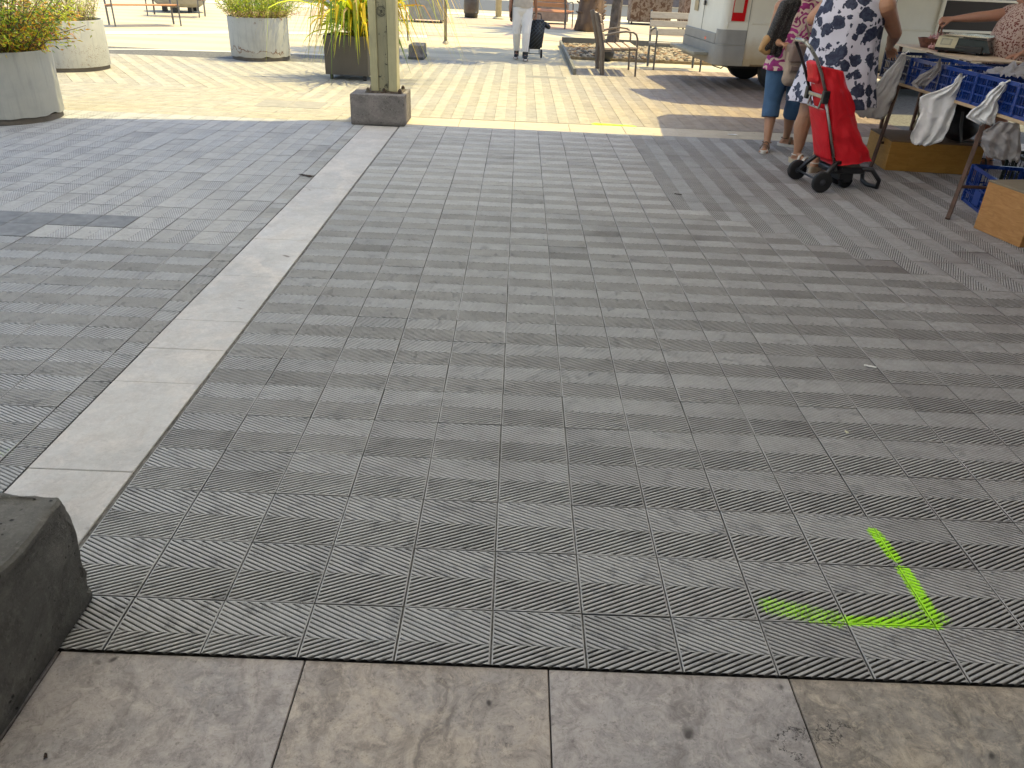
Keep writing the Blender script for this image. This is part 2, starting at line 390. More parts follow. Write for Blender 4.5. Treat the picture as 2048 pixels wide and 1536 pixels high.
strip('concrete_edging_strip', [(-9, 12.75), (-6.5, 13.7), (-4.0, 14.05), (-1.4, 13.9)], .16, -.004, M_KERB)
strip('footpath', [(-3.5, 19.6), (0, 20.1), (3.2, 19.2), (5, 17.5)], 1.1, -.009, M_PINK)
strip('footpath_far', [(-7, 25.6), (-2, 25.2), (3, 24.4), (9, 22.5)], 2.4, -.010, M_PINK)
strip('kerb_far', [(-30, 29.6), (0, 28.9), (30, 27.6)], 1.4, -.002, M_KERB)
tag(mesh_obj('road', [(-200, 33.2, -.008), (200, 30.5, -.008), (200, 43, -.008), (-200, 40.5, -.008)], [(0, 1, 2, 3)], M_ASPH), kind='structure')

# ---- pale stone band running away from the camera, slab by slab
def slab_mesh(mb, x0, x1, y0, y1, z, skew=0, jit=.0):
    mb.box((x0, y0, z-.03), (x1, y1, z), bev=.0025, seg=1)
js = [-.6, .41, .84, 1.48, 1.80, 2.12, 2.74, 3.40, 4.04, 4.68, 5.33, 6.01, 6.66, 7.35]
mb = MB()
for a, b in zip(js, js[1:]):
    slab_mesh(mb, -6.52*T+.001, -5.05*T-.003, a+.0012, b-.0012, -.001+random.uniform(-.001, .001))
tag(mb.obj('stone_band', M_BAND), kind='structure')
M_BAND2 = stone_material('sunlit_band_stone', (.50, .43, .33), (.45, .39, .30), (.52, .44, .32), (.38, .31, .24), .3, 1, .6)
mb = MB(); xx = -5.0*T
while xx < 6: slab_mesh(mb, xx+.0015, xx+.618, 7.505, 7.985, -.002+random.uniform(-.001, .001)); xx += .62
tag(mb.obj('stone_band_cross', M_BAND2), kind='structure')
# ---- big stone slabs underfoot
xs = [-2.36, -1.73, -1.11, -.479, .151, .777, 1.40, 2.03, 2.66, 3.3]
sl = tag(empty('threshold', (0, 0, 0)), kind='structure')
mats = [M_SLABG, M_SLABG, M_SLABG, M_SLAB, M_SLABG, M_SLABB, M_SLABB, M_SLAB, M_SLABG]
for k, (a, b) in enumerate(zip(xs, xs[1:])):
    for r_, (ya, yb) in enumerate(((-.62, .0565), (-1.29, -.623), (-2.2, -1.293))):
        mb = MB(); mb.box((a+.002, ya, -.06), (b-.002, yb, -.0085), bev=.002, seg=1); mb.obj('slab', mats[(k+r_*2) % 9], sl)
sheet('subfloor', -9, 9, -9, .075, -.0145, plain('dark_joint', (.035, .032, .03), .95))
# ---- iron access cover of darker pavers and drain slot
M_DARKP = plain('dark_paver', (.17, .172, .17), .7, var=.3, scale=12, bump=.4)
# darker replacement pavers among the left field
mb = MB()
bx = -6.52*T-.003-.44*T
for (i, j) in ((4, 14), (5, 14), (6, 14), (7, 14), (6, 13), (7, 13), (8, 13), (5, 13.0001)):
    if i == 5 and j != 14: continue
    x1 = bx-T*(i-1)+.004*0; mb.box((x1-T+.002, j*T+.002, -.01), (x1-.002, (j+1)*T-.002, .0022), bev=.0015, seg=1)
o = tag(mb.obj('pavement_dark_patch', M_DARKP), kind='structure')
mb = MB(); mb.box((-3.10, 8.25, -.01), (-2.72, 8.72, .002)); mb.box((-2.71, 8.25, -.01), (-2.32, 8.72, .002))
tag(mb.obj('access_cover', plain('cover_concrete', (.27, .255, .22), .8, bump=.3)), 'flat two-panel paver access cover in the sunlit paving left of the post', 'cover')
mb = MB(); mb.box((.14, 12.02, -.01), (.80, 12.28, .0015), bev=.004); tag(mb.obj('drain_cover', plain('drain_grey', (.22, .21, .18), .7)), 'narrow grey drain cover set in the striped sunlit paving', 'cover')

# ================================================================== MATERIALS
def concrete(name, a, b, spots=True):
    m = NT(name); P = m.coord(); c = m.mix(m.mr(m.noise(3, 8, .75, .8), .38, .62), a, b)
    c = m.mix(m.mr(m.noise(9, 8, .8, .5), .52, .66, 0, .6), c, hsc(b, 1.5)); c = m.mix(m.mr(m.noise(7, 7, .8, 1.2, m.vm('ADD', P, (3, 1, 2))), .52, .68, 0, .55), c, hsc(a, .55))
    pv = m.voro(38, 'F1', m.vm('ADD', P, m.vm('MULTIPLY', m.noise(20, 3, .6, 0, None, True), (.02, .02, .02)))); pits = m.ma('MULTIPLY', m.mr(pv, .10, .22, 1, 0), m.mr(m.noise(4, 4, .7), .48, .54))
    c = m.mix(pits, c, hsc(a, .25)); c = m.mix(m.mr(m.noise(60, 5, .8), .55, .7, 0, .5), c, hsc(b, 1.7))
    x, y, z = m.sep(P); c = m.mix(m.mr(m.ma('ADD', z, m.ma('MULTIPLY', m.noise(14, 5), .05)), .02, .07, .7, 0), c, hsc(a, .35))
    m.bump(m.ma('SUBTRACT', m.ma('ADD', m.noise(16, 9, .82), m.ma('MULTIPLY', m.noise(70, 5, .8), .4)), m.ma('MULTIPLY', pits, .6)), .9, .012); return m.fin(c, .85)
M_CONC = concrete('plinth_concrete', (.075, .073, .064), (.16, .155, .14))
M_CONC2 = concrete('plinth_stone', (.12, .11, .10), (.235, .21, .19), False)
def painted_metal(name, paint, under, thr=.6, scale=9, rough=.5, streak=None, edge=None):
    m = NT(name); n1 = m.noise(scale, 7, .75, .5); col = m.mix(m.mr(m.noise(2.5, 5, .6), .35, .65), hsc(paint, .88), hsc(paint, 1.1))
    if streak: col = m.mix(m.mr(m.noise(5, 6, .7, 0, None, False, (6, 6, .6)), .5, .7, 0, .5), col, streak)
    f = m.mr(n1, thr, thr+.02); col = m.mix(f, col, m.mix(m.noise(40, 5), hsc(under, .6), hsc(under, 1.5)))
    m.bump(m.ma('SUBTRACT', 1, f), .5, .002); return m.fin(col, m.mr(f, 0, 1, rough, .9), 0)
M_POLE = painted_metal('olive_peeling_paint', (.42, .385, .22), (.03, .028, .022), .655, 10, .42, (.22, .21, .13))
M_POLED = painted_metal('olive_peeling_paint_worn', (.27, .25, .15), (.03, .028, .022), .585, 12, .5, (.13, .13, .085))
M_RUSTY = painted_metal('rusty_plate', (.10, .085, .06), (.05, .03, .02), .5, 20, .7)
M_PLANTER = None
def planter_mat(k):
    m = NT('grey_painted_planter_%s' % ('smooth', 'cracked', 'chipped')[k]); P = m.coord(); x, y, z = m.sep(P)
    col = m.mix(m.mr(m.noise(2.2, 6, .65, .7), .35, .68), (.35, .35, .315), (.43, .425, .375))
    col = m.mix(m.mr(m.noise(4, 6, .7, .2, None, False, (5, 5, .55)), .5, .72, 0, .55), col, (.24, .25, .235))
    a = m.ma('ARCTAN2', y, x)
    edge = m.noise(3.4, 7, .7, .4)
    if k == 2:     # flaked along the foot and below the rim
        lim = m.mr(edge, .3, .7, .03, .24); f1 = m.mr(m.ma('ABSOLUTE', m.ma('SUBTRACT', z, lim)), .006, .012, 1, 0)
        f2 = m.ma('MULTIPLY', m.mr(z, .56, .6), m.mr(m.noise(9, 5, .7), .6, .62))
        f = m.ma('MAXIMUM', m.ma('MULTIPLY', f1, m.mr(m.noise(6, 3), .42, .5)), f2)
        low = m.mr(m.ma('SUBTRACT', lim, z), 0, .01); col = m.mix(m.ma('MULTIPLY', low, .5), col, (.36, .33, .26))
    elif k == 1:
        v = m.voro(5.5, 'DISTANCE_TO_EDGE', m.vm('ADD', P, m.vm('SCALE', m.noise(6, 3, .6, 0, None, True), (0, 0, 0))))
        f = m.ma('MULTIPLY', m.mr(v, .006, .016, 1, 0), m.ma('MULTIPLY', m.mr(m.noise(2.4, 3, .6), .50, .58), m.mr(z, .38, .30)))
    else:
        f = m.ma('MULTIPLY', m.mr(m.noise(13, 5, .7), .68, .7), m.mr(z, .25, .15))
    col = m.mix(f, col, (.16, .075, .035)); m.bump(m.ma('SUBTRACT', 1, f), .6, .004); return m.fin(col, .55)
M_SOIL = plain('soil', (.045, .032, .022), .95, var=.4, scale=40, bump=.8)
M_STEEL = plain('dark_grey_steel', (.12, .12, .118), .45, .3, bump=.1)
M_STEELB = plain('black_steel', (.03, .03, .032), .45, .3)
M_STEELG = plain('grey_galvanised', (.30, .31, .31), .45, .6)
def wood(name, a, b, sx=(1, 14, 14), rough=.65):
    m = NT(name); n = m.noise(3, 7, .65, 1.2, None, False, sx); c = m.mix(m.mr(n, .3, .7), a, b)
    c = m.mix(m.mr(m.noise(20, 5, .7), .55, .75, 0, .4), c, hsc(a, .5)); m.bump(n, .3, .003); return m.fin(c, rough)
M_WOODO = wood('orange_wood', (.50, .21, .09), (.60, .30, .14))
M_WOODG = wood('weathered_grey_wood', (.33, .29, .25), (.44, .40, .35))
M_WOODP = wood('pale_tan_wood', (.56, .42, .30), (.64, .52, .39))
M_WOODY = wood('brown_plywood', (.34, .15, .04), (.48, .24, .08), (2.5, 2.5, 14))
M_WOODY2 = wood('ochre_painted_wood', (.36, .17, .025), (.47, .25, .05), (2, 2, 10))
M_PLANK = wood('pine_plank', (.50, .34, .19), (.58, .42, .26), (10, .6, 10))
M_TRESTLE = plain('brown_rusty_tube', (.085, .045, .032), .55, .2, var=.35, scale=14, bump=.3)
M_RUBBER = plain('black_rubber', (.012, .012, .013), .7)
M_BLACKP = plain('black_plastic', (.018, .018, .02), .4)

def leafmat(name, c, tr=.35):
    m = NT(name); w = m.n('ObjectInfo'); g = m.n('NewGeometry'); r_ = g.outputs['Random Per Island']
    col = m.mix(m.mr(r_, 0, 1), hsc(c, .55), hsc(c, 1.5)); m.fin(col, .45)
    tl = m.n('BsdfTranslucent'); m.put(tl.inputs[0], m.mix(1, col, (1.2, 1.25, .6), 'MULTIPLY')); ms = m.n('MixShader'); ms.inputs[0].default_value = tr
    out = m.t.nodes['Material Output']; m.t.links.new(m.b.outputs[0], ms.inputs[1]); m.t.links.new(tl.outputs[0], ms.inputs[2]); m.t.links.new(ms.outputs[0], out.inputs[0]); return m.m
L_GREEN = leafmat('leaf_green', (.17, .29, .03)); L_DARK = leafmat('leaf_dark_green', (.055, .12, .02)); L_YEL = leafmat('leaf_yellow_green', (.50, .55, .04))
L_ORA = leafmat('leaf_orange', (.62, .30, .03)); L_PINK = leafmat('leaf_pink_red', (.55, .16, .12)); L_DRY = leafmat('dry_straw', (.52, .38, .20), .2); L_GOLD = leafmat('leaf_gold', (.62, .45, .02))
LM = [L_GREEN, L_DARK, L_YEL, L_ORA, L_PINK, L_DRY, L_GOLD]
def leaf(mb, p, d, L, w, k):
    """a folded lance-shaped leaf"""
    d = Vector(d).normalized(); s = d.cross(Vector((random.gauss(0, 1), random.gauss(0, 1), random.gauss(0, 1)))).normalized(); n = s.cross(d)*.25*w
    p = Vector(p); mid = p+d*L*.45; mb.k = k
    mb.add([p, mid+s*w*.5+n, mid-s*w*.5+n, p+d*L+Vector((0, 0, -.12*L)), mid-n*.3], [(0, 4, 1), (0, 2, 4), (1, 4, 3), (4, 2, 3)])
def blade(mb, p, az, L, w, lift, k, droop=1.0, n=9, kink=None, twist=0, zmin=.012):
    """long arching strap leaf"""
    p = Vector(p); dx = Vector((math.cos(az), math.sin(az), 0)); pts = []; el_ = lift; q = p.copy(); emin = -random.uniform(1.0, 1.42)
    for i in range(n+1):
        pts.append(q.copy()); q = q+(dx*math.cos(el_)+Vector((0, 0, math.sin(el_))))*L/n
        el_ -= droop*(.10+.42*i/n); 
        if kink and i == kink: el_ -= random.uniform(.9, 1.6)
        el_ = max(el_, emin)
        if q.z < zmin: q.z = zmin; el_ = max(el_, 0)
    V = []; side = Vector((-dx.y, dx.x, 0))
    for i, c in enumerate(pts):
        t = i/n; ww = w*(.35+.65*math.sin(math.pi*min(1, t*1.05+.18)))*(1-t**4) if t < 1 else .001; a = twist*t
        sd_ = side*math.cos(a)+Vector((0, 0, math.sin(a))); up = Vector((0, 0, 1))*ww*.25
        V += [c-sd_*ww/2+up*.5, c-up*.5, c+sd_*ww/2+up*.5]
    mb.k = k; mb.add(V, [(3*i+a, 3*i+a+1, 3*i+a+4, 3*i+a+3) for i in range(n) for a in (0, 1)])

# ================================================================== ROOF, POSTS, PLINTHS
def sheet_mat(name, c, tr):
    m = NT(name); tl = m.n('BsdfTranslucent'); tl.inputs[0].default_value = (*c, 1); m.fin((.6, .62, .62), .7); x = m.n('MixShader'); x.inputs[0].default_value = tr
    m.t.links.new(m.b.outputs[0], x.inputs[1]); m.t.links.new(tl.outputs[0], x.inputs[2]); m.t.links.new(x.outputs[0], m.t.nodes['Material Output'].inputs[0]); return m.m
M_ROOF = sheet_mat('opal_roof_sheet', (.81, .79, .82), .34); M_FILL = sheet_mat('bright_fill_sheet', (.925, .93, .955), .87)  # added translucency lets sun through to lift the shade, most on the left
ZR = 4.4; ox, oy = -SX*ZR, -SY*ZR                # a roof point at (x, y) shades (x-ox, y-oy)
edge_g = [(-6.3, 6.85), (-4.68, 7.02), (-3.37, 7.26), (-2.54, 7.37), (-1.16, 7.53), (.39, 7.49), (1.6, 7.45), (9.4, 7.4)]
roof = empty('canopy_roof', (0, 0, 0), 0, 'large pale canopy roof above the shaded paving, carried by the olive posts', 'roof')
def edge_y(x):
    for (a, b), (c, d) in zip(edge_g, edge_g[1:]):
        if a <= x <= c: return b+(d-b)*(x-a)/(c-a)
def roof_part(x0, x1, mat, name, yb=-8, yt=None):
    xs_ = [x0]+[a for a, b in edge_g if x0 < a < x1]+[x1]; P = [(x+ox, (edge_y(x)+oy) if yt is None else yt-.002) for x in xs_]+[(x1+ox, yb), (x0+ox, yb)]; n = len(P)
    MB().add([(a, b, ZR) for a, b in P]+[(a, b, ZR+.012) for a, b in P], [tuple(range(n)), tuple(range(2*n-1, n-1, -1))]+[(i, (i+1) % n, n+(i+1) % n, n+i) for i in range(n)]).obj(name, mat, roof)
roof_part(edge_g[0][0], -.1, M_FILL, 'light_fill_sheet', -.8); roof_part(-.1, edge_g[-1][0], M_ROOF, 'roof_sheet', -.8)  # bright left sheet added to light the shaded paving from that side
roof_part(edge_g[0][0], edge_g[-1][0], M_ROOF, 'roof_sheet', -8, -.8)
for x in (-4.5, -1.46, 4, 9):
    mb = MB(); mb.box((x-.06, -7.9, ZR-.22), (x+.06, 7.55, ZR-.015)); mb.obj('beam', M_POLED, roof)

t = empty('unseen_light_wall', (0, 0, 0), 0, 'brown wall added outside the picture to block light from the right', 'wall')
M_BLOCK = plain('light_block_brown', (.16, .12, .11), .85)
mb = MB(); mb.box((9.5, -8.2, -.01), (9.8, 7.2, ZR+.3)); mb.obj('wall_panel', M_BLOCK, t)  # unseen wall added to keep light from coming in at the right
t = empty('unseen_light_wall', (0, 0, 0), 0, 'pale wall added behind the camera to bounce light forward', 'wall')
mb = MB(); mb.box((-5, -8.4, -.01), (9.49, -8.1, ZR+.3)); mb.obj('wall_panel', plain('light_bounce_pale', (.62, .60, .56), .85), t)  # unseen pale wall added to bounce light onto camera-facing surfaces
def plinth(name, x0, x1, y0, y1, h, mat, label, taper=.0, bev=.02, amp=.004):
    bm = bmesh.new(); bmesh.ops.create_cube(bm, size=1)
    for v in bm.verts:
        t = taper*(v.co.z > 0); v.co = Vector(((x0+x1)/2+v.co.x*(x1-x0-t), (y0+y1)/2+v.co.y*(y1-y0-t), h/2+v.co.z*h))
    bmesh.ops.subdivide_edges(bm, edges=bm.edges[:], cuts=1); bmesh.ops.bevel(bm, geom=bm.edges[:], offset=bev, segments=2, profile=.6, affect='EDGES') if False else None
    es = [e for e in bm.edges if len(e.link_faces) == 2 and e.calc_face_angle(0) > .5]
    bmesh.ops.bevel(bm, geom=es, offset=bev, segments=3, profile=.6, affect='EDGES')
    bmesh.ops.subdivide_edges(bm, edges=bm.edges[:], cuts=5, use_grid_fill=True)
    bmesh.ops.subdivide_edges(bm, edges=[e for e in bm.edges if e.calc_length() > .02], cuts=1, use_grid_fill=True)
    for v in bm.verts:
        if v.co.z > .01: v.co += Vector(mnoise.noise_vector(v.co*9))*amp+Vector(mnoise.noise_vector(v.co*35))*amp*.35
    cx_, cy_ = (x0+x1)/2, (y0+y1)/2
    for v in bm.verts:
        q = sum((abs(v.co.x-cx_) > (x1-x0)/2-.03, abs(v.co.y-cy_) > (y1-y0)/2-.03, v.co.z > h-.03))
        if q >= 2 and v.co.z > .01:
            n_ = mnoise.noise(v.co*16)+.5*mnoise.noise(v.co*40)
            if n_ > .05: v.co -= Vector(((v.co.x-cx_)/(x1-x0), (v.co.y-cy_)/(y1-y0), .5))*min(.010, (n_-.05)*.03)*(amp/.006)
    me = bpy.data.meshes.new(name); bm.to_mesh(me); bm.free(); me.materials.append(mat); o = bpy.data.objects.new(name, me); LINK(o)
    me.polygons.foreach_set('use_smooth', [True]*len(me.polygons)); me.set_sharp_from_angle(angle=R(35))
    return tag(o, label, 'plinth')
plinth('concrete_plinth', -1.80, -1.103, -.32, .242, .357, M_CONC, 'dark rough concrete plinth with chipped edges in the near left corner', bev=.022, amp=.006)
plinth('stone_plinth', -1.775, -1.195, 7.36, 7.92, .315, M_CONC2, 'brown stained block plinth under the olive post at the shade edge', bev=.012, amp=.002)
def post(loc, label):
    r_ = empty('roof_post', loc, 0, label, 'post'); h = ZR-.23-loc[2]
    mb = MB()
    # two angled flanges with a recessed web between them
    mb.box((-.142, -.105, .014), (-.060, .105, h), bev=.004, seg=1); mb.obj('left_flange' if False else 'flange', M_POLE, r_)
    mb = MB(); mb.box((.052, -.105, .014), (.142, .105, h), bev=.004, seg=1); mb.obj('flange', M_POLE, r_)
    mb = MB(); mb.box((-.0595, -.088, .014), (.0515, .088, h)); mb.tube([(.042, -.092, .02), (.042, -.092, h-.01)], .006, 6); mb.tube([(-.055, -.09, .02), (-.055, -.09, h-.01)], .004, 6)
    mb.obj('web', M_POLED, r_)
    mb = MB(); mb.box((-.20, -.155, 0), (.20, .155, .013), bev=.003, seg=1); mb.obj('base_plate', M_RUSTY, r_)
    for x in (-.172, .172, .0):
        for y in (-.13, .13):
            if x == 0 and y > 0: continue
            mb = MB(); mb.lathe([(.022, .013), (.022, .022), (.019, .024), (.019, .040), (.010, .041), (.010, .050), (0.001, .051)], 6, c=(x, y)); mb.obj('bolt', M_RUSTY, r_)
    mb = MB(); mb.lathe([(.050, 0), (.050, .004), (.044, .004), (.044, 0)], 40, close=True); mb.lathe([(.0385, 0), (.0385, .003), (.036, .003), (.036, 0)], 40, close=True)
    random.seed(3)
    for i in range(60):
        a = random.uniform(0, 6.28); q = random.uniform(0, .03); mb.tube([(q*math.cos(a), q*math.sin(a), .0015), (q*math.cos(a)+random.uniform(-.012, .012), q*math.sin(a)+random.uniform(-.008, .008), .0015)], .0016, 4)
    e = mb.obj('emblem', plain('emblem_ink', (.05, .05, .04), .7), r_); e.location = (-.006, -.0885, .80); e.rotation_euler = (R(90), 0, 0)
    return r_
post((-1.435, 7.66, .312), 'pale olive steel post with peeling paint and round emblem on the far plinth')
post((-1.53, -.04, .352), 'olive steel post bolted on the near dark concrete plinth')

# ================================================================== PLANTERS AND PLANTS
def round_planter(loc, r_, k, label):
    t = empty('round_planter', loc, random.uniform(0, 6), label, 'planter', 'round grey planters')
    mb = MB(); mb.lathe([(r_, .055), (r_, .652), (r_-.004, .66), (r_-.022, .66), (r_-.026, .652), (r_-.026, .2)], 72); o = mb.obj('tub', planter_mat(k), t, True); o.data.set_sharp_from_angle(angle=R(40))
    if k != 1:
        for v in o.data.vertices:
            if v.co.z < .06:
                a = math.atan2(v.co.y, v.co.x); v.co.z += .025*max(0, mnoise.noise(Vector((a*3, 0, k))))*2
    mb = MB(); mb.lathe([(r_-.018, 0), (r_-.018, .058), (r_-.06, .06)], 72); mb.obj('base_ring', plain('base_ring_brown', (.14, .12, .095), .9, bump=.4), t)
    mb = MB(); mb.grid(lambda u, v: ((r_-.03)*v*math.cos(6.2832*u), (r_-.03)*v*math.sin(6.2832*u), .605+.02*mnoise.noise(Vector((u*9, v*9, 1)))), 40, 12, closeu=True); mb.obj('soil', M_SOIL, t)
    return t
random.seed(11)
def shrub(loc, label, fn, cat='shrub'):
    t = empty('potted_shrub', loc, 0, label, cat, 'shrubs growing in the round planters'); st = MB(); lf = MB(); fn(st, lf)
    st.obj('stems', plain('brown_stem', (.16, .10, .06), .8), t); lf.obj('foliage', None, t, mats=LM); return t
def nandina(R0, H, N, weights, spread=1.25):
    def fn(st, lf):
        for i in range(N):
            a = random.uniform(0, 6.283); q = R0*math.sqrt(random.random())*.75; b = Vector((q*math.cos(a), q*math.sin(a), 0))
            lean = random.uniform(.1, 1.0)*spread*R0*.9; hh = H*random.uniform(.25, 1)*(1-.35*(lean/(R0*1.3))**2)
            tip = b+Vector((math.cos(a)*lean, math.sin(a)*lean, hh)); mid = b.lerp(tip, .5)+Vector((0, 0, .06)); st.tube([b, mid, tip], [.005, .004, .002], 5)
            base_k = random.choices(range(7), weights)[0]
            right = math.cos(a) > .35
            for j in range(46):
                s = random.uniform(.12, 1.0); c = b.lerp(mid, s*2) if s < .5 else mid.lerp(tip, s*2-1)
                c = c+Vector((random.gauss(0, .045), random.gauss(0, .045), random.gauss(0, .035))); d = Vector((math.cos(a)+random.gauss(0, .8), math.sin(a)+random.gauss(0, .8), random.gauss(-.1, .6)))
                k = base_k if random.random() < .7 else random.choices(range(7), weights)[0]
                if right and tip.z < H*.6 and random.random() < .45: k = random.choice((3, 6, 2))
                leaf(lf, c, d, random.uniform(.035, .07), random.uniform(.010, .018), k)
    return fn
round_planter((-5.27, 6.97, 0), .55, 0, 'nearest grey round planter, standing on the shadow edge at the left border')
shrub((-5.27, 6.97, .6), 'dense green shrub with orange and pink tips in the nearest round planter', nandina(.55, .78, 240, (9, 4, 7, 3, 1.3, 1, 1)))
round_planter((-6.56, 10.8, 0), .555, 1, 'sunlit grey round planter with brown cracks, behind the nearest one')
def dryshrub(st, lf):
    for i in range(170):
        a = random.uniform(0, 6.283); q = .46*math.sqrt(random.random()); b = Vector((q*math.cos(a), q*math.sin(a), 0)); tip = b+Vector((math.cos(a)*.12+random.gauss(0, .08), math.sin(a)*.12+random.gauss(0, .08), random.uniform(.15, .5)))
        st.tube([b, tip], [.003, .0015], 4)
        dry = math.cos(a-2.4) < .55
        for j in range(30):
            c = b.lerp(tip, random.uniform(.1, 1.05))+Vector((random.gauss(0, .03), random.gauss(0, .03), random.gauss(0, .02)))
            leaf(lf, c, (random.gauss(0, 1), random.gauss(0, 1), random.gauss(.6, .7)), random.uniform(.02, .05), random.uniform(.006, .012), random.choices((5, 2, 0), (6, 2, 1) if tip.z < .33 else (3, 4, 2))[0])
shrub((-6.56, 10.8, .6), 'half dry straw coloured shrub in the cracked sunlit planter', dryshrub)
round_planter((-4.40, 12.98, 0), .487, 2, 'sunlit grey round planter with flaked foot, standing alone left of the olive post')
def roundshrub(st, lf):
    for i in range(260):
        a = random.uniform(0, 6.283); q = .43*math.sqrt(random.random()); b = Vector((q*math.cos(a), q*math.sin(a), 0)); tip = b+Vector((math.cos(a)*q*.55+random.gauss(0, .06), math.sin(a)*q*.55+random.gauss(0, .06), random.uniform(.12, .62)*(1.1-q*.7)))
        st.tube([b, tip], [.003, .0015], 4)
        for j in range(40):
            s = random.uniform(.05, 1.1); c = b.lerp(tip, s)+Vector((random.gauss(0, .02), random.gauss(0, .02), random.gauss(0, .02)))
            leaf(lf, c, (random.gauss(0, 1), random.gauss(0, 1), random.gauss(.8, .6)), random.uniform(.025, .05), random.uniform(.009, .018), random.choices((5, 2, 0), (7, 3, 1) if c.z < .13 else (1, 6, 5))[0])
shrub((-4.40, 12.98, .62), 'rounded yellow green shrub with dry stems in the flaked planter', roundshrub)

def box_planter(loc, w, d, h, mat, label, rz=0, name='box_planter'):
    t = empty(name, loc, rz, label, 'planter'); mb = MB(); z0 = .07
    mb.box((-w/2, -d/2, z0), (w/2, -d/2+.02, h), bev=.003, seg=1); mb.box((-w/2, d/2-.02, z0), (w/2, d/2, h), bev=.003, seg=1)
    mb.box((-w/2+.001, -d/2+.021, z0), (-w/2+.02, d/2-.021, h-.001)); mb.box((w/2-.02, -d/2+.021, z0), (w/2-.001, d/2-.021, h-.001)); mb.box((-w/2+.021, -d/2+.021, z0+.002), (w/2-.021, d/2-.021, z0+.02)); mb.obj('box', mat, t)
    for sx in (-1, 1):
        for sy in (-1, 1):
            mb = MB(); mb.tube([(sx*(w/2-.07), sy*(d/2-.07), 0), (sx*(w/2-.07), sy*(d/2-.07), z0+.001)], .025, 10); mb.obj('foot', M_STEELB, t)
    mb = MB(); mb.box((-w/2+.022, -d/2+.022, h-.08), (w/2-.022, d/2-.022, h-.05)); mb.obj('soil', M_SOIL, t); return t
M_BOXB = plain('dark_brown_planter', (.085, .075, .062), .45, .1, var=.12, scale=3)
box_planter((-2.46, 11.05, 0), .64, .60, .60, M_BOXB, 'dark brown box planter on small feet behind the olive post', R(-6))
random.seed(5)
t = empty('strap_leaf_plant', (-2.35, 11.05, .54), 0, 'tall plant with long drooping yellow green strap leaves behind the olive post', 'plant')
mb = MB()
for i in range(200):
    a = random.uniform(0, 6.283); q = random.uniform(0, .2); L = random.uniform(.7, 1.35)
    z0_ = random.uniform(0, .35)
    k = random.choices((2, 6, 0, 5, 3), (10, 3.5, 7, 2, .8))[0]
    blade(mb, (q*math.cos(a), q*math.sin(a), z0_), a+random.gauss(0, .3), L, random.uniform(.018, .050), random.uniform(.2, 1.35), k, random.uniform(.75, 1.5), 10, random.choice((None, 3, 4, 5)), random.gauss(0, .9), -.5)
for i in range(46):
    side_ = random.choice((-1, -1, 1, 1, 0)); a = {-1: math.pi+random.gauss(.25, .5), 1: random.gauss(-.15, .45), 0: -math.pi/2+random.gauss(0, .5)}[side_]
    blade(mb, (.12*math.cos(a), .12*math.sin(a), random.uniform(.05, .4)), a, random.uniform(1.35, 2.15), random.uniform(.022, .058), random.uniform(.65, 1.25), random.choices((2, 6, 3, 5, 0), (8, 6, 3, 2, 3))[0], random.uniform(.62, .95), 13, random.choice((4, 5, 6, 7)), random.gauss(0, .8), -.52)
for i in range(40):
    a = random.gauss(-.1, .32) if i < 26 else math.pi+random.gauss(.2, .3); blade(mb, (.15, -.05, random.uniform(.15, .45)), a, random.uniform(1.9, 2.7), random.uniform(.022, .05), random.uniform(.8, 1.2), random.choice((2, 6, 6, 3, 5)), random.uniform(.55, .8), 14, random.choice((6, 7, 8)), random.gauss(0, .8), -.52)
for (a, L, k, w) in ((-2.7, 1.30, 6, .06), (-1.75, 1.1, 2, .07), (-1.45, 1.15, 2, .06), (-1.2, 1.05, 6, .065), (-.25, 1.35, 6, .05), (.02, 1.5, 6, .05), (-2.9, 1.4, 2, .04), (-.5, 1.3, 2, .05), (.2, 1.6, 3, .03), (-2.4, 1.25, 3, .05), (-1.9, 1.2, 6, .05)):
    blade(mb, (.1*math.cos(a), .1*math.sin(a), .25), a, L, w, .95, k, 1.15, 12, 4, .5, -.52)
    mb2 = None
fo = mb.obj('foliage', None, t, mats=LM)
for v in fo.data.vertices:
    v.co.z = max(v.co.z, -.53)
mb = MB()
for x, y in ((0, 0), (.12, .05), (-.1, .08)): mb.tube([(x, y, -.03), (x*1.3, y*1.3, .3), (x*1.8, y, .75)], [.03, .026, .02], 8)
mb.obj('stem', plain('fibrous_stem', (.24, .19, .12), .9, var=.4, scale=30, bump=.5), t)

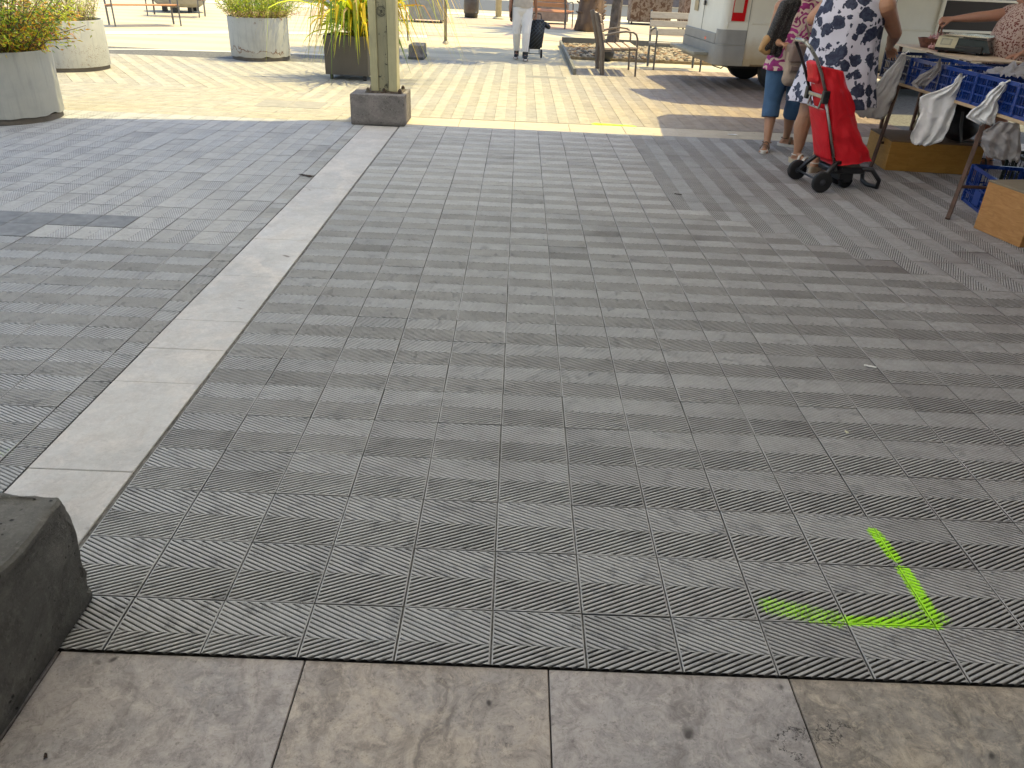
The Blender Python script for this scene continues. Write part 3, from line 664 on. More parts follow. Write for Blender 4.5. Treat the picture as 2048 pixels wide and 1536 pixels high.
# ================================================================== BENCHES
def bench(loc, rz, length, slat, label, wide=False, arms=True, metal=None):
    """seat faces local -y; front legs at y=0, back legs at y=.55"""
    metal = metal or M_STEEL
    t = empty('park_bench', loc, rz, label, 'bench', 'slatted park benches')
    for x in (-length/2+.03, length/2-.03):
        mb = MB()   # arm: front leg, bent over into the arm rest
        mb.tube([(x, -.02, 0), (x, .0, .40), (x, .005, .58), (x, .03, .645), (x, .085, .68), (x, .2, .69), (x, .36, .665), (x, .60, .61)], .017, 10); mb.obj('arm_rest', metal, t)
        mb = MB()   # back leg, continuing up the back
        mb.tube([(x, .54, 0), (x, .56, .16), (x, .57, .40), (x, .62, .60), (x, .72, .95)], .021, 8, flat=1.9); mb.obj('back_leg', metal, t)
        mb = MB(); mb.tube([(x, .01, .415), (x, .3, .40), (x, .56, .375)], .015, 8); mb.obj('seat_bar', metal, t)
    for y in (.06, .20, .34, .48):
        mb = MB(); z = .435-.035*(y/.5); mb.box((-length/2, y-.058, z), (length/2, y+.058, z+.028), bev=.006, seg=1); mb.obj('seat_slat', slat, t)
    for k, (y, z) in enumerate(((.60, .60), (.637, .735), (.675, .875))):
        M = Matrix.Translation((0, y-.03, z)) @ Matrix.Rotation(R(-15), 4, 'X'); mb = MB(); mb.box((-length/2+.0, -.014, -.055), (length/2, .014, .055), M, bev=.005, seg=1); mb.obj('back_slat', slat, t)
    return t
bench((1.975, 13.24, 0), R(90), 1.0, M_WOODP, 'brown steel bench with tan slats seen side on, at the corner of the tree bed', metal=plain('brown_grey_steel', (.15, .13, .12), .4, .3))
bench((2.90, 13.93, 0), R(3), .92, M_WOODG, 'bench with weathered pale grey slats facing the camera beside the van')
bench((-8.55, 18.25, 0), R(38), 1.5, M_WOODO, 'orange wood bench on grey tube legs at the top left, between two round planters')
bench((-9.25, 21.5, 0), R(5), 1.4, M_WOODO, 'distant bench whose grey legs stand left of the flaked planter')
bench((.85, 24.4, 0), R(155), 1.6, M_WOODO, 'orange slatted bench behind the woman in white trousers')
bench((-2.6, 16.9, 0), R(80), 1.3, M_WOODG, 'grey bench seen end on behind the drooping strap leaf plant')

# ================================================================== TREE BED
M_EDGE = plain('weathered_edging', (.17, .165, .14), .8, bump=.3)
t = empty('tree_bed', (0, 0, 0), 0, 'low steel edged bed of pale gravel around the trees behind the benches', 'tree bed')
mb = MB(); mb.box((.93, 12.62, -.004), (.98, 18.2, .10), bev=.003, seg=1); mb.obj('edging', M_EDGE, t)
mb = MB(); mb.box((.981, 18.15, -.004), (6.2, 18.2, .17), bev=.003, seg=1); mb.obj('edging', M_EDGE, t)
mb = MB(); mb.box((.982, 15.25, -.012), (6.2, 18.145, .035)); mb.obj('soil', plain('bed_soil', (.22, .17, .10), .95, var=.4, scale=12, bump=.8), t)
random.seed(9); mb = MB(); ico = bmesh.new(); bmesh.ops.create_icosphere(ico, subdivisions=1, radius=1); iv = [v.co.copy() for v in ico.verts]; if_ = [[v.index for v in f.verts] for f in ico.faces]; ico.free()
for i in range(2600):
    x = random.uniform(1.0, 6.1); y = random.uniform(15.3, 18.1); s = random.uniform(.025, .075)
    mb.k = random.choice((0, 0, 1, 2)); rot = Matrix.Rotation(random.uniform(0, 6), 3, 'Z')
    mb.add([(x+p.x*s, y+p.y*s*.8, .04+p.z*s*.5) for p in [rot @ (q*random.uniform(.7, 1.2)) for q in iv]], if_)
g = mb.obj('gravel', None, None, mats=[plain('gravel_pale', (.36, .30, .21), .9), plain('gravel_brown', (.24, .15, .08), .9), plain('gravel_dark', (.08, .065, .045), .9)])
tag(g, 'pale and brown stones heaped inside the tree bed', 'gravel', kind='stuff')
def bark(name, a, b, sc_=8):
    m = NT(name); n = m.voro(sc_, 'F1', m.vm('MULTIPLY', m.coord(), (1, 1, .5))); n2 = m.noise(14, 6, .7)
    m.bump(m.ma('ADD', n, n2), 1, .05); return m.fin(m.mix(m.mr(m.ma('ADD', n, m.ma('MULTIPLY', n2, .5)), .3, .9), a, b), .95)
def tree(loc, r0, r1, h, lean, label, matk, crown_r, cat='tree', seed=1, palm=False, shade=900, off=(0, 0)):
    random.seed(seed); t = empty('palm_tree' if palm else 'street_tree', loc, 0, label, cat); mb = MB()
    P = [Vector((lean[0]*s*h, lean[1]*s*h, s*h)) for s in [i/14 for i in range(15)]]
    rr = [(r0*(1.25 if i == 0 else 1.08 if i == 1 else 1)*(1-i/14)+r1*i/14)*random.uniform(.93, 1.07) for i in range(15)]
    mb.tube(P, rr, 18)
    if palm:
        for i in range(110):
            z = random.uniform(.08, h*.98); a = random.uniform(0, 6.283); s = z/h; q = r0*(1-s)+r1*s; c = Vector((lean[0]*z, lean[1]*z, z)); d = Vector((math.cos(a), math.sin(a), .9)).normalized()
            mb.tube([c+Vector((math.cos(a), math.sin(a), 0))*q*.85, c+Vector((math.cos(a), math.sin(a), 0))*q*.98+d*.10], [.06, .035], 5, flat=.5)
    o = mb.obj('trunk', matk, t, True); lumpy(o, .02, 6)
    top = P[-1]; lf = MB()
    if palm:
        for i in range(26):
            a = random.uniform(0, 6.283); blade(lf, top, a, random.uniform(2.2, 3), .5, random.uniform(.2, 1.3), random.choice((0, 1)), .45, 10)
    else:
        for b in range(9):
            a = random.uniform(0, 6.283); e = top+Vector((math.cos(a)*crown_r*.7+off[0], math.sin(a)*crown_r*.5+off[1], random.uniform(.4, 1.5))); lb = MB(); lb.tube([top, top.lerp(e, .5)+Vector((0, 0, .2)), e], [r1*.7, r1*.4, .02], 6); lb.obj('limb', matk, t)
        for i in range(shade):
            a = random.uniform(0, 6.283); q = crown_r*math.sqrt(random.random()); zz = random.gauss(1.1, .5)
            if mnoise.noise(Vector((math.cos(a)*q, math.sin(a)*q, zz))*1.3) < -.12: continue
            c = top+Vector((math.cos(a)*q*1.25+off[0], math.sin(a)*q*.8+off[1], zz))
            for j in range(5): leaf(lf, c+Vector((random.gauss(0, .1), random.gauss(0, .1), random.gauss(0, .1))), (random.gauss(0, 1), random.gauss(0, 1), random.gauss(0, .6)), random.uniform(.12, .2), random.uniform(.06, .1), random.choice((0, 1, 1)))
    lf.obj('crown', None, t, mats=LM); return t
BK = bark('palm_bark', (.30, .19, .11), (.13, .085, .06), 5); BK2 = bark('dark_bark', (.10, .08, .065), (.2, .16, .13), 12)
tree((2.0, 23.3, 0), .37, .34, 4.2, (.03, 0), 'thick brown palm trunk beyond the tree bed', BK, 3, 'palm', 4, True)
tree((2.05, 17.3, 0), .12, .10, 3.4, (.04, 0), 'slim dark leaning tree trunk in the gravel bed behind the side-on bench', BK2, 1.9, 'tree', 6, shade=1900, off=(-.5, -1.2))
tree((.35, 14.6+6.4, 0), .0001, .0001, .2, (0, 0), 'x', BK2, .1, 'tree', 6, shade=0) if False else None
# tree standing out of view whose crown dapples the paving round the walking woman
tree((-2.55, 14.9, 0), .10, .08, 3.3, (.02, 0), 'grey trunked tree left of the walking woman, its crown above the picture', BK2, 1.75, 'tree', 8, shade=1900, off=(1.6, .3))
t = empty('tree_collar', (-1.86, 14.15, 0), 0, 'low concrete block beside the drooping plant, at the edge of the tree shade', 'block'); mb = MB(); mb.box((-.13, -.3, 0), (.13, .3, .24), bev=.015); mb.obj('block', M_CONC2, t); mb = MB(); mb.box((-.14, -.31, 0), (.14, .31, .05), bev=.004); mb.obj('footing', M_CONC, t)
# black pot resting in the bed
t = empty('black_pot', (1.72, 15.2, 0), 0, 'rounded black pot on the gravel under the side-on bench', 'pot'); mb = MB(); mb.lathe([(.08, 0), (.13, .05), (.16, .14), (.14, .22), (.10, .25), (.09, .23)], 24); mb.obj('pot_body', M_BLACKP, t, True); mb = MB(); mb.lathe([(.11, .24), (.125, .25), (.11, .265), (.09, .25)], 24); mb.obj('rim', M_BLACKP, t, True)

# ================================================================== FAR FURNITURE
t = empty('litter_bin', (-1.62, 27.0, 0), 0, 'dark brown round litter bin standing before the road', 'litter bin'); mb = MB(); mb.lathe([(.22, 0), (.22, .10), (.24, .11), (.25, .16), (.25, .9), (.23, .93)], 28); mb.obj('body', plain('bin_brown', (.10, .085, .07), .35, .4), t, True); mb = MB(); mb.lathe([(.255, .90), (.26, .93), (.2, 1.0), (.12, 1.03), (.05, 1.04)], 28); mb.obj('lid', M_STEEL, t, True)
mb = MB(); mb.ell((.17, -.19, .16), (.025, .012, .02)); mb.obj('lock', M_STEELG, t)
def simple_post(loc, r_, h, mat, label):
    t = empty('sign_post', loc, 0, label, 'post'); mb = MB(); mb.tube([(0, 0, 0), (0, 0, h)], r_, 12); mb.obj('pole', mat, t, True); mb = MB(); mb.lathe([(r_*2, 0), (r_*2, .01), (r_*1.1, .05)], 14); mb.obj('foot', mat, t); mb = MB(); mb.box((-.25, -r_-.015, h-.5), (.25, -r_-.003, h-.05), bev=.004, seg=1); mb.obj('sign_plate', M_STEELG, t)
simple_post((-.72, 27.0, 0), .10, 3.2, plain('cream_post', (.42, .38, .26), .6), 'cream round post right of the litter bin')
simple_post((-2.22, 14.0, 0), .045, 2.6, M_STEELG, 'grey steel post behind the drooping plant, right of the olive post')
simple_post((-1.62, 17.3, 0), .035, 2.6, plain('tan_grey_post', (.25, .23, .2), .5, .3), 'slim grey brown post on the concrete pad at the top centre left')
M_RUSTP = painted_metal('rusty_planter_plate', (.25, .19, .14), (.11, .06, .035), .5, 7, .75)
def grasses(loc, R0, H, N, ks, label, group=None):
    t = empty('planter_grass', loc, 0, label, 'plant', group); mb = MB()
    for i in range(N):
        a = random.uniform(0, 6.283); q = R0*math.sqrt(random.random()); blade(mb, (q*math.cos(a), q*math.sin(a), 0), a+random.gauss(0, .5), H*random.uniform(.6, 1.1), .03, random.uniform(.7, 1.5), random.choice(ks), .5, 6)
    mb.obj('foliage', None, t, mats=LM); mb = MB(); mb.tube([(0, 0, -.03), (0, 0, .12)], .03, 6); mb.obj('crown_base', M_SOIL, t)
box_planter((4.32, 27.6, 0), 1.35, .9, .95, M_RUSTP, 'rusty brown box planter before the far wall, left of the van')
grasses((4.32, 27.6, .88), .42, .55, 90, (6, 6, 2, 3), 'yellow and orange spiky grass in the rusty box planter')
box_planter((5.75, 25.6, 0), 1.5, .9, .95, M_RUSTP, 'second rusty box planter, half hidden by the pale grey bench')
grasses((5.75, 25.6, .88), .55, .75, 130, (0, 1, 2, 5), 'green bushy plant in the box planter behind the pale grey bench')
box_planter((.95, 25.9, 0), 1.1, .8, .62, plain('grey_brown_planter', (.26, .22, .18), .7, var=.3, scale=5), 'grey brown trough planter behind the orange slatted bench')
box_planter((-2.75, 24.1, 0), 1.0, .8, .75, plain('pale_grey_planter', (.27, .27, .25), .6), 'pale grey box planter on feet at the top, right of the olive post')
t = empty('tub_planter', (-9.9, 23.7, 0), 0, 'wide grey tub planter on short feet at the top left', 'planter'); mb = MB(); mb.lathe([(.55, .13), (.68, .22), (.75, .34), (.75, .8), (.70, .8), (.70, .7), (0.01, .7)], 12); mb.obj('tub', plain('tub_grey', (.30, .29, .25), .7), t)
for a in (-.6, -1.57, -2.5, .9, 2.2): mb = MB(); mb.box((.45*math.cos(a)-.06, .45*math.sin(a)-.06, 0), (.45*math.cos(a)+.06, .45*math.sin(a)+.06, .135)); mb.obj('foot', M_BLACKP, t)
t = empty('boundary_wall', (0, 0, 0), 0, 'long low brown wall across the road at the top of the picture', 'wall'); mb = MB(); mb.box((3.5, 42.6, 0), (60, 42.9, 2.6)); mb.obj('wall_panel', plain('brown_wall', (.20, .16, .14), .8), t); mb = MB(); mb.box((3.5, 42.57, 2.601), (60, 42.93, 2.7)); mb.obj('coping', M_CONC2, t)
# flat lamp whose shadow lies on the plaza, on a tall post outside the picture
t = empty('street_lamp', (-4.1, 14.3, 0), 0, 'tall street lamp outside the picture whose head casts the small oval shadow', 'street lamp')
bpy.data.objects.remove(t)
# ================================================================== VAN
M_VAN = NT('cream_white_paint_dusty'); x, y, z = M_VAN.sep(M_VAN.coord())
c = M_VAN.mix(M_VAN.mr(M_VAN.noise(3, 6, .6), .3, .7), (.66, .64, .55), (.72, .70, .60))
d = M_VAN.mr(M_VAN.ma('ADD', z, M_VAN.ma('MULTIPLY', M_VAN.noise(4, 6, .7), -.35)), .28, .62, .85, 0)
c = M_VAN.mix(d, c, (.42, .30, .15)); M_VAN = M_VAN.fin(c, .38)
M_BUMP = NT('dusty_grey_bumper'); x, y, z = M_BUMP.sep(M_BUMP.coord()); c = M_BUMP.mix(M_BUMP.mr(M_BUMP.noise(6, 5), .3, .7), (.25, .25, .235), (.31, .30, .28))
M_BUMP = M_BUMP.fin(M_BUMP.mix(M_BUMP.mr(z, .35, .6, .6, 0), c, (.32, .26, .17)), .55)
vang = R(4.5)
van = empty('delivery_van', (3.00, 11.38, 0), vang, 'cream white delivery van with dusty grey rear bumper parked beside the benches', 'van')
# local frame: +x forward, near side at y=0, far side at y=1.95
VH = 2.4; Lv = 4.9
def roundrect(x0, x1, y0, y1, r_, n=6):
    P = []
    for cx, cy, a0 in ((x1-r_, y0+r_, -90), (x1-r_, y1-r_, 0), (x0+r_, y1-r_, 90), (x0+r_, y0+r_, 180)):
        for i in range(n+1): a = R(a0+90*i/n); P.append((cx+r_*math.cos(a), cy+r_*math.sin(a)))
    return P
def shell(mb, prof, x0, x1, y0, y1, r_):
    rings = [[(px, py, z) for px, py in roundrect(x0+i_, x1-i_*1.0, y0+i_, y1-i_, r_)] for i_, z in prof]; n = len(rings[0]); V = sum(rings, []); F = []
    for k in range(len(rings)-1):
        for i in range(n): F.append((k*n+i, k*n+(i+1) % n, (k+1)*n+(i+1) % n, (k+1)*n+i))
    F.append(tuple(range(n-1, -1, -1))); F.append(tuple((len(rings)-1)*n+i for i in range(n))); mb.add(V, F)
mb = MB(); shell(mb, [(.05, .36), (.012, .39), (.0, .46), (0, .96), (.01, 1.0), (.01, 1.35), (.03, 1.8), (.09, 2.25), (.22, 2.4)], 0, Lv, 0, 1.95, .10)
body = mb.obj('body', M_VAN, van, True); body.data.set_sharp_from_angle(angle=R(40))
# wheel opening in the body side
cut_ = MB(); cut_.tube([(1.06, -.3, .33), (1.06, .32, .33)], .40, 40); cut_.tube([(3.95, -.3, .33), (3.95, .32, .33)], .40, 40); co_ = cut_.obj('cutter', M_VAN)
fix_normals(co_); fix_normals(body); bo = body.modifiers.new('b', 'BOOLEAN'); bo.object = co_; bo.operation = 'DIFFERENCE'; bo.solver = 'EXACT'
dg = bpy.context.evaluated_depsgraph_get(); dg.update(); me = bpy.data.meshes.new_from_object(body.evaluated_get(dg)); body.modifiers.clear(); body.data = me; bpy.data.objects.remove(co_)
body.data.set_sharp_from_angle(angle=R(40))
for wx in (1.06, 3.95):
    for wy, s in ((.12, 1), (1.70, -1)):
        mb = MB(); M = Matrix.Translation((wx, wy, .325)) @ Matrix.Rotation(R(90*s), 4, 'X')
        mb.lathe([(.19, -.09), (.30, -.10), (.325, -.07), (.325, .07), (.30, .10), (.19, .09)], 40, M); w = mb.obj('wheel', M_RUBBER, van, True)
        mb = MB(); mb.lathe([(.19, .06), (.16, .07), (.10, .03), (.05, .05), (.001, .05)], 24, M); mb.lathe([(.19, -.06), (.001, -.05)], 24, M); mb.obj('rim', M_STEELG, w, True)
mb = MB(); mb.box((.3, .32, .30), (4.6, 1.6, .37)); mb.obj('underbody', M_BLACKP, van)
# rear bumper wrapping the corner
mb = MB(); n = 10; sec = [(-.035, .40), (-.05, .46), (-.05, .60), (-.03, .62), (-.035, .70)]
def wrap(o, zt, zb, x_end, yfar, mat, name, top_rear=None):
    mb = MB(); P = []
    P.append((x_end, -o)); P.append((.12, -o))
    for i in range(1, 8): a = R(90*i/8); P.append((.12-(.12+o)*math.sin(a), .12-(.12+o)*math.cos(a)))
    P.append((-o, .14)); P.append((-o, yfar))
    V = []; F = []
    for p in P:
        V += [(p[0], p[1], zb), (p[0], p[1], zt)]
    m_ = len(P)
    for p in P: V += [(p[0]+(.04 if p[1] > .0 else 0), p[1]+(.04 if p[0] > .05 else .02), zb), (p[0]+(.04 if p[1] > 0 else 0), p[1]+(.04 if p[0] > .05 else .02), zt)]
    for i in range(m_-1):
        a = 2*i; b = a+2; F += [(a, b, b+1, a+1)]; c_ = 2*m_; F += [(a+1, b+1, b+1+c_, a+1+c_), (b, a, a+c_, b+c_)]
    F += [(0, 1, 1+2*m_, 2*m_), (2*m_-1, 2*m_-2, 4*m_-2, 4*m_-1)]
    return mb.add(V, F).obj(name, mat, van)
wrap(.012, .865, .66, .40, .16, M_BUMP, 'corner_guard'); wrap(.030, .655, .37, .40, 1.9, M_BUMP, 'bumper')
mb = MB(); mb.box((-.022, .165, .656), (.02, 1.88, .80), bev=.01); mb.obj('bumper_top', M_BUMP, van)
mb = MB(); mb.box((-.26, .35, .47), (-.031, 1.85, .515), bev=.008); mb.obj('step', plain('dusty_step', (.33, .31, .24), .7), van)
mb = MB(); mb.tube([(.25, .3, .35), (.24, .45, .28), (.25, .9, .27), (.26, 1.1, .35)], .009, 6); mb.obj('tow_hook', M_STEELB, van)
M_RED = NT('red_lamp_glass').fin((.55, .008, .012), .12); M_CLR = NT('clear_lamp_glass').fin((.52, .46, .36), .15)
# tail lamp on the near rear corner
def lampgrid(z0, z1, x0, x1, mat, name, parent, o=.012):
    return MB().add([(x0, -o, z0), (x1, -o, z0), (x1+.012, -o, z1), (x0+.012, -o, z1), (x0, .002, z0), (x1, .002, z0), (x1+.012, .002, z1), (x0+.012, .002, z1)], [(0, 1, 2, 3), (4, 0, 3, 7), (1, 5, 6, 2), (3, 2, 6, 7), (0, 4, 5, 1)]).obj(name, mat, parent)
lamp = lampgrid(.985, 1.62, .135, .335, M_RED, 'tail_lamp', van); lampgrid(1.10, 1.56, .145, .285, M_CLR, 'clear_lens', lamp, .018)
for (x0, x1, z0, z1) in ((.404, .408, .37, 2.2), (1.95, 1.954, .5, 2.2), (2.6, 2.604, .5, 2.2)):
    mb = MB(); mb.box((x0, -.0035, z0), (x1, .003, z1)); mb.obj('panel_seam', M_BLACKP, van)
mb = MB(); mb.box((-.0045, 1.0, .80), (.002, 1.006, 2.2)); mb.obj('door_seam', plain('seam_grey', (.12, .11, .1), .7), van)
for z0 in (.95, 1.38): mb = MB(); mb.box((.46, -.010, z0), (4.5, .003, z0+.035), bev=.004); mb.obj('side_rib', M_VAN, van)
mb = MB(); mb.box((.41, -.008, .37), (.53, .003, .45), bev=.003); mb.obj('sill', M_VAN, van)
mb = MB(); mb.ell((.09, .004, .93), (.018, .02, .045)); h = mb.obj('hinge', M_VAN, van, True)
mb = MB(); mb.box((-.006, 1.35, 1.05), (.0, 1.55, 1.35)); mb.obj('door_sticker', plain('faded_sticker', (.40, .33, .20), .6), van)
mb = MB(); mb.box((-.03, .92, 1.15), (-.002, .98, 1.22), bev=.006); mb.obj('handle', M_BLACKP, van)
mb = MB(); mb.box((-.02, .6, .68), (-.0225, .7, .72)); mb.obj('reflector', M_RED, van)
def lettering(txt, size, mat, parent, loc, rot, ext=.001, name='lettering'):
    cu = bpy.data.curves.new(name, 'FONT'); cu.body = txt; cu.size = size; cu.extrude = ext; cu.align_x = 'CENTER'; o = bpy.data.objects.new(name, cu); LINK(o)
    dg = bpy.context.evaluated_depsgraph_get(); dg.update(); me = bpy.data.meshes.new_from_object(o.evaluated_get(dg)); bpy.data.objects.remove(o); me.materials.clear(); me.materials.append(mat)
    o = bpy.data.objects.new(name, me); LINK(o); o.parent = parent; o.location = loc; o.rotation_euler = rot; return o
mb = MB(); mb.box((3.36, -.006, .75), (4.55, .002, 2.1)); mb.obj('dark_panel', plain('painted_interior_shade', (.035, .03, .028), .8), van)  # flat dark panel standing in for a shaded open doorway
mb = MB(); mb.box((3.30, -.03, .72), (3.358, .002, 2.12), bev=.008); mb.obj('door_post', M_VAN, van)
lettering('Boxer', .085, plain('badge_grey', (.10, .10, .09), .4), van, (-.006, .45, 1.42), (R(90), 0, R(-90)))
# awning over the stall front: throws the two rounded shade patches on the sunlit strip
M_CANV = plain('canvas', (.45, .42, .36), .9)
def canopy(name, ring, z, label, posts):
    t = empty(name, (0, 0, 0), 0, label, 'awning'); n = len(ring); V = [(a-SX*z, b-SY*z, z) for a, b in ring]+[(a-SX*z, b-SY*z, z+.03) for a, b in ring]
    F = [tuple(range(n-1, -1, -1)), tuple(range(n, 2*n))]+[(i, (i+1) % n, n+(i+1) % n, n+i) for i in range(n)]
    mb = MB(); mb.add(V, F); mb.obj('canvas', M_CANV, t)
    for (x, y) in posts: mb = MB(); mb.tube([(x, y, 0), (x, y, z-.01)], .02, 10); mb.obj('pole', M_STEELG, t)
canopy('stall_awning', [(1.62, 7.30), (1.66, 7.75), (1.72, 8.3), (1.76, 8.75), (1.95, 8.98), (2.6, 9.0), (6.5, 8.85), (6.5, 7.0), (1.7, 6.9)], 2.5, 'canvas awning of the stall above the picture, shading the paving in front of the van', [(6.9, 7.6), (6.9, 9.0)])
canopy('van_awning', [(1.70, 11.22), (1.78, 10.7), (1.9, 10.2), (2.25, 9.92), (3.2, 9.80), (6.8, 9.9), (6.8, 11.9), (3.2, 11.45), (2.2, 11.35)], 2.45, 'second canvas awning reaching out from the van roof, above the picture', [(7.2, 10.6)])

# ================================================================== MARKET STALL
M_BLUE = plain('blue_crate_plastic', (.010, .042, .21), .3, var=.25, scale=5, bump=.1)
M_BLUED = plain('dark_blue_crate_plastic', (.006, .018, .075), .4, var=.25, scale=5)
def crate(loc, rz, label, mat, w=.585, d=.385, h=.235, group='blue plastic market crates', tilt=0):
    t = empty('plastic_crate', loc, rz, label, 'crate', group); t.rotation_euler[1] = tilt
    def wall(L, M, hand):
        mb = MB(); nv = int(L/.036)
        for z0, z1, th in ((.0, .022, .012), (.078, .088, .008), (.150, .160, .008), (h-.028, h, .014)): mb.box((-L/2, -th/2, z0), (L/2, th/2, z1), M)
        for i in range(nv+1):
            x = -L/2+.004+(L-.008)*i/nv; th = .0062 if i % 4 else .010; w_ = .0022 if i % 4 else .0075
            if hand and abs(x) < .052:
                mb.box((x-w_, -th/2-.0005, .02), (x+w_, th/2+.0005, .15), M); continue
            mb.box((x-w_, -th/2-.0005, .02), (x+w_, th/2+.0005, h-.026), M)
        if hand: mb.box((-.07, -.0085, .035), (.07, .0085, .145), M)
        return mb.obj('side_wall' if L > .5 else 'end_wall', mat, t)
    wall(w, Matrix.Translation((0, -d/2, 0)), True); wall(w, Matrix.Translation((0, d/2, 0)), True)
    wall(d-.015, Matrix.Translation((-w/2, 0, 0)) @ Matrix.Rotation(R(90), 4, 'Z'), True); wall(d-.015, Matrix.Translation((w/2, 0, 0)) @ Matrix.Rotation(R(90), 4, 'Z'), True)
    mb = MB(); mb.box((-w/2+.01, -d/2+.01, .001), (w/2-.01, d/2-.01, .007)); mb.obj('crate_floor', mat, t)
    for sx in (-1, 1):
        for sy in (-1, 1): mb = MB(); mb.box((sx*w/2-.013, sy*d/2-.013, .0), (sx*w/2+.013, sy*d/2+.013, h-.003), bev=.005); mb.obj('corner_post', mat, t)
    return t
t = empty('stall_table', (0, 0, 0), 0, 'long trestle table with pine edge carrying the row of blue crates', 'table')
mb = MB(); mb.box((3.66, 2.6, .722), (4.62, 7.35, .745), bev=.003, seg=1); mb.obj('tabletop', M_PLANK, t)
for (ya, yb) in ((5.05, 4.55), (6.62, 6.33), (2.9, 2.5)):
    for (xt, xb, yo) in ((3.70 if ya < 6 else 3.675, 3.36 if ya < 6 else 3.47, 0), (4.50, 4.8, .12)):
        mb = MB(); mb.box((-.016, -.016, 0), (.016, .016, 1), bev=.003, seg=1)
        p0 = Vector((xb, yb, .0)); p1 = Vector((xt, ya, .722)); dv = p1-p0; q = dv.to_track_quat('Z', 'Y').to_matrix().to_4x4()
        for i, v in enumerate(mb.v): mb.v[i] = tuple(Matrix.Translation(p0) @ q @ Vector((v[0], v[1], v[2]*dv.length)))
        mb.obj('leg', M_TRESTLE, t)
    f = .30; mb = MB(); mb.tube([(3.36+.11 if ya < 6 else 3.54, yb+(ya-yb)*f, .22), (4.72, yb+(ya-yb)*f, .22)], .013, 6); mb.obj('crossbar', M_TRESTLE, t)
    mb = MB(); mb.box((3.69, ya-.02, .69), (4.55, ya+.02, .7215)); mb.obj('head_bar', M_TRESTLE, t)
for k, yc in enumerate((6.80, 6.20, 5.60, 5.00, 4.40, 3.80)):
    lab = ('first blue crate of the row, beside the floral dress and under the resting hand', 'blue crate between the long hanging bag and the middle hanging bag', 'blue crate behind the wide white hanging bag',
           'blue crate just right of the wide white bag, in the front row on the table', 'blue crate behind the small knotted white bag', 'nearest blue crate on the table, at the right picture edge')[k]
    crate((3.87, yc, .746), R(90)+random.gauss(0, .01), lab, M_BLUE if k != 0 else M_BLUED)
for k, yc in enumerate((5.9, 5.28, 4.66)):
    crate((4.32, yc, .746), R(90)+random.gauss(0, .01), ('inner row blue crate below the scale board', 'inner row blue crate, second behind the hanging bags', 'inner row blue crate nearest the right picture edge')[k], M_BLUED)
t = empty('display_board', (0, 0, 0), 0, 'pale board on the stall table that holds the scale and the basket', 'board'); mb = MB(); mb.box((4.10, 6.25, .985), (4.60, 7.95, 1.0), bev=.002, seg=1); mb.obj('board', M_WOODP, t)
for y in (6.4, 7.2, 7.85):
    for x in (4.15, 4.5): mb = MB(); mb.box((x-.015, y-.015, .746 if y < 7.3 else .0), (x+.015, y+.015, .9845)); mb.obj('prop', M_TRESTLE, t)
# scale
M_SCC = plain('cream_scale_plastic', (.55, .50, .34), .35); M_SCD = plain('dark_glass', (.02, .035, .04), .08, spec=.6)
sc_ = empty('market_scale', (4.33, 6.98, 1.0), R(-38), 'cream and black market scale on the display board, with steel pan', 'scale')
mb = MB(); mb.box((-.19, -.15, .02), (.23, .15, .075), bev=.01); mb.obj('base', M_BLACKP, sc_)
mb = MB(); mb.add([(-.19, -.165, .05), (-.01, -.165, .05), (-.01, -.09, .145), (-.19, -.09, .145), (-.19, .10, .05), (-.01, .10, .05), (-.01, .10, .145), (-.19, .10, .145)], [(0, 1, 2, 3), (1, 5, 6, 2), (5, 4, 7, 6), (4, 0, 3, 7), (3, 2, 6, 7), (0, 4, 5, 1)]); mb.obj('display_housing', M_SCC, sc_)
mb = MB(); nrm = Vector((0, -.095, .075)).normalized()
def onface(u, v, o): return (-.19+.18*u, -.165+.075*v+nrm.y*o, .05+.095*v+nrm.z*o)
mb.add([onface(.2, .22, .002), onface(.75, .22, .002), onface(.75, .82, .002), onface(.2, .82, .002)], [(0, 1, 2, 3)]); mb.obj('display_panel', plain('display_grey', (.32, .31, .24), .3), sc_)
mb = MB(); mb.add([onface(.28, .32, .003), onface(.66, .32, .003), onface(.66, .72, .003), onface(.28, .72, .003)], [(0, 1, 2, 3)]); mb.obj('display_window', plain('display_pale', (.48, .46, .34), .2), sc_)
mb = MB(); mb.add([(-.009, -.16, .04), (.30, -.14, .03), (.24, -.08, .13), (-.009, -.09, .14), (-.009, .10, .04), (.30, .10, .03), (.24, .10, .13), (-.009, .10, .14)], [(0, 1, 2, 3), (1, 5, 6, 2), (5, 4, 7, 6), (4, 0, 3, 7), (3, 2, 6, 7), (0, 4, 5, 1)]); mb.obj('keypad_cover', M_SCD, sc_)
mb = MB(); mb.box((-.16, -.10, .152), (.25, .16, .158), bev=.002, seg=1); mb.box((-.16, .155, .158), (.25, .16, .175)); mb.box((-.16, -.10, .158), (.25, -.095, .168)); mb.obj('pan', plain('steel_pan', (.55, .54, .48), .2, .8), sc_)
for x in (-.15, .19):
    for y in (-.11, .11): mb = MB(); mb.lathe([(.014, 0), (.014, .021)], 10, c=(x, y)); mb.obj('foot', M_RUBBER, sc_)
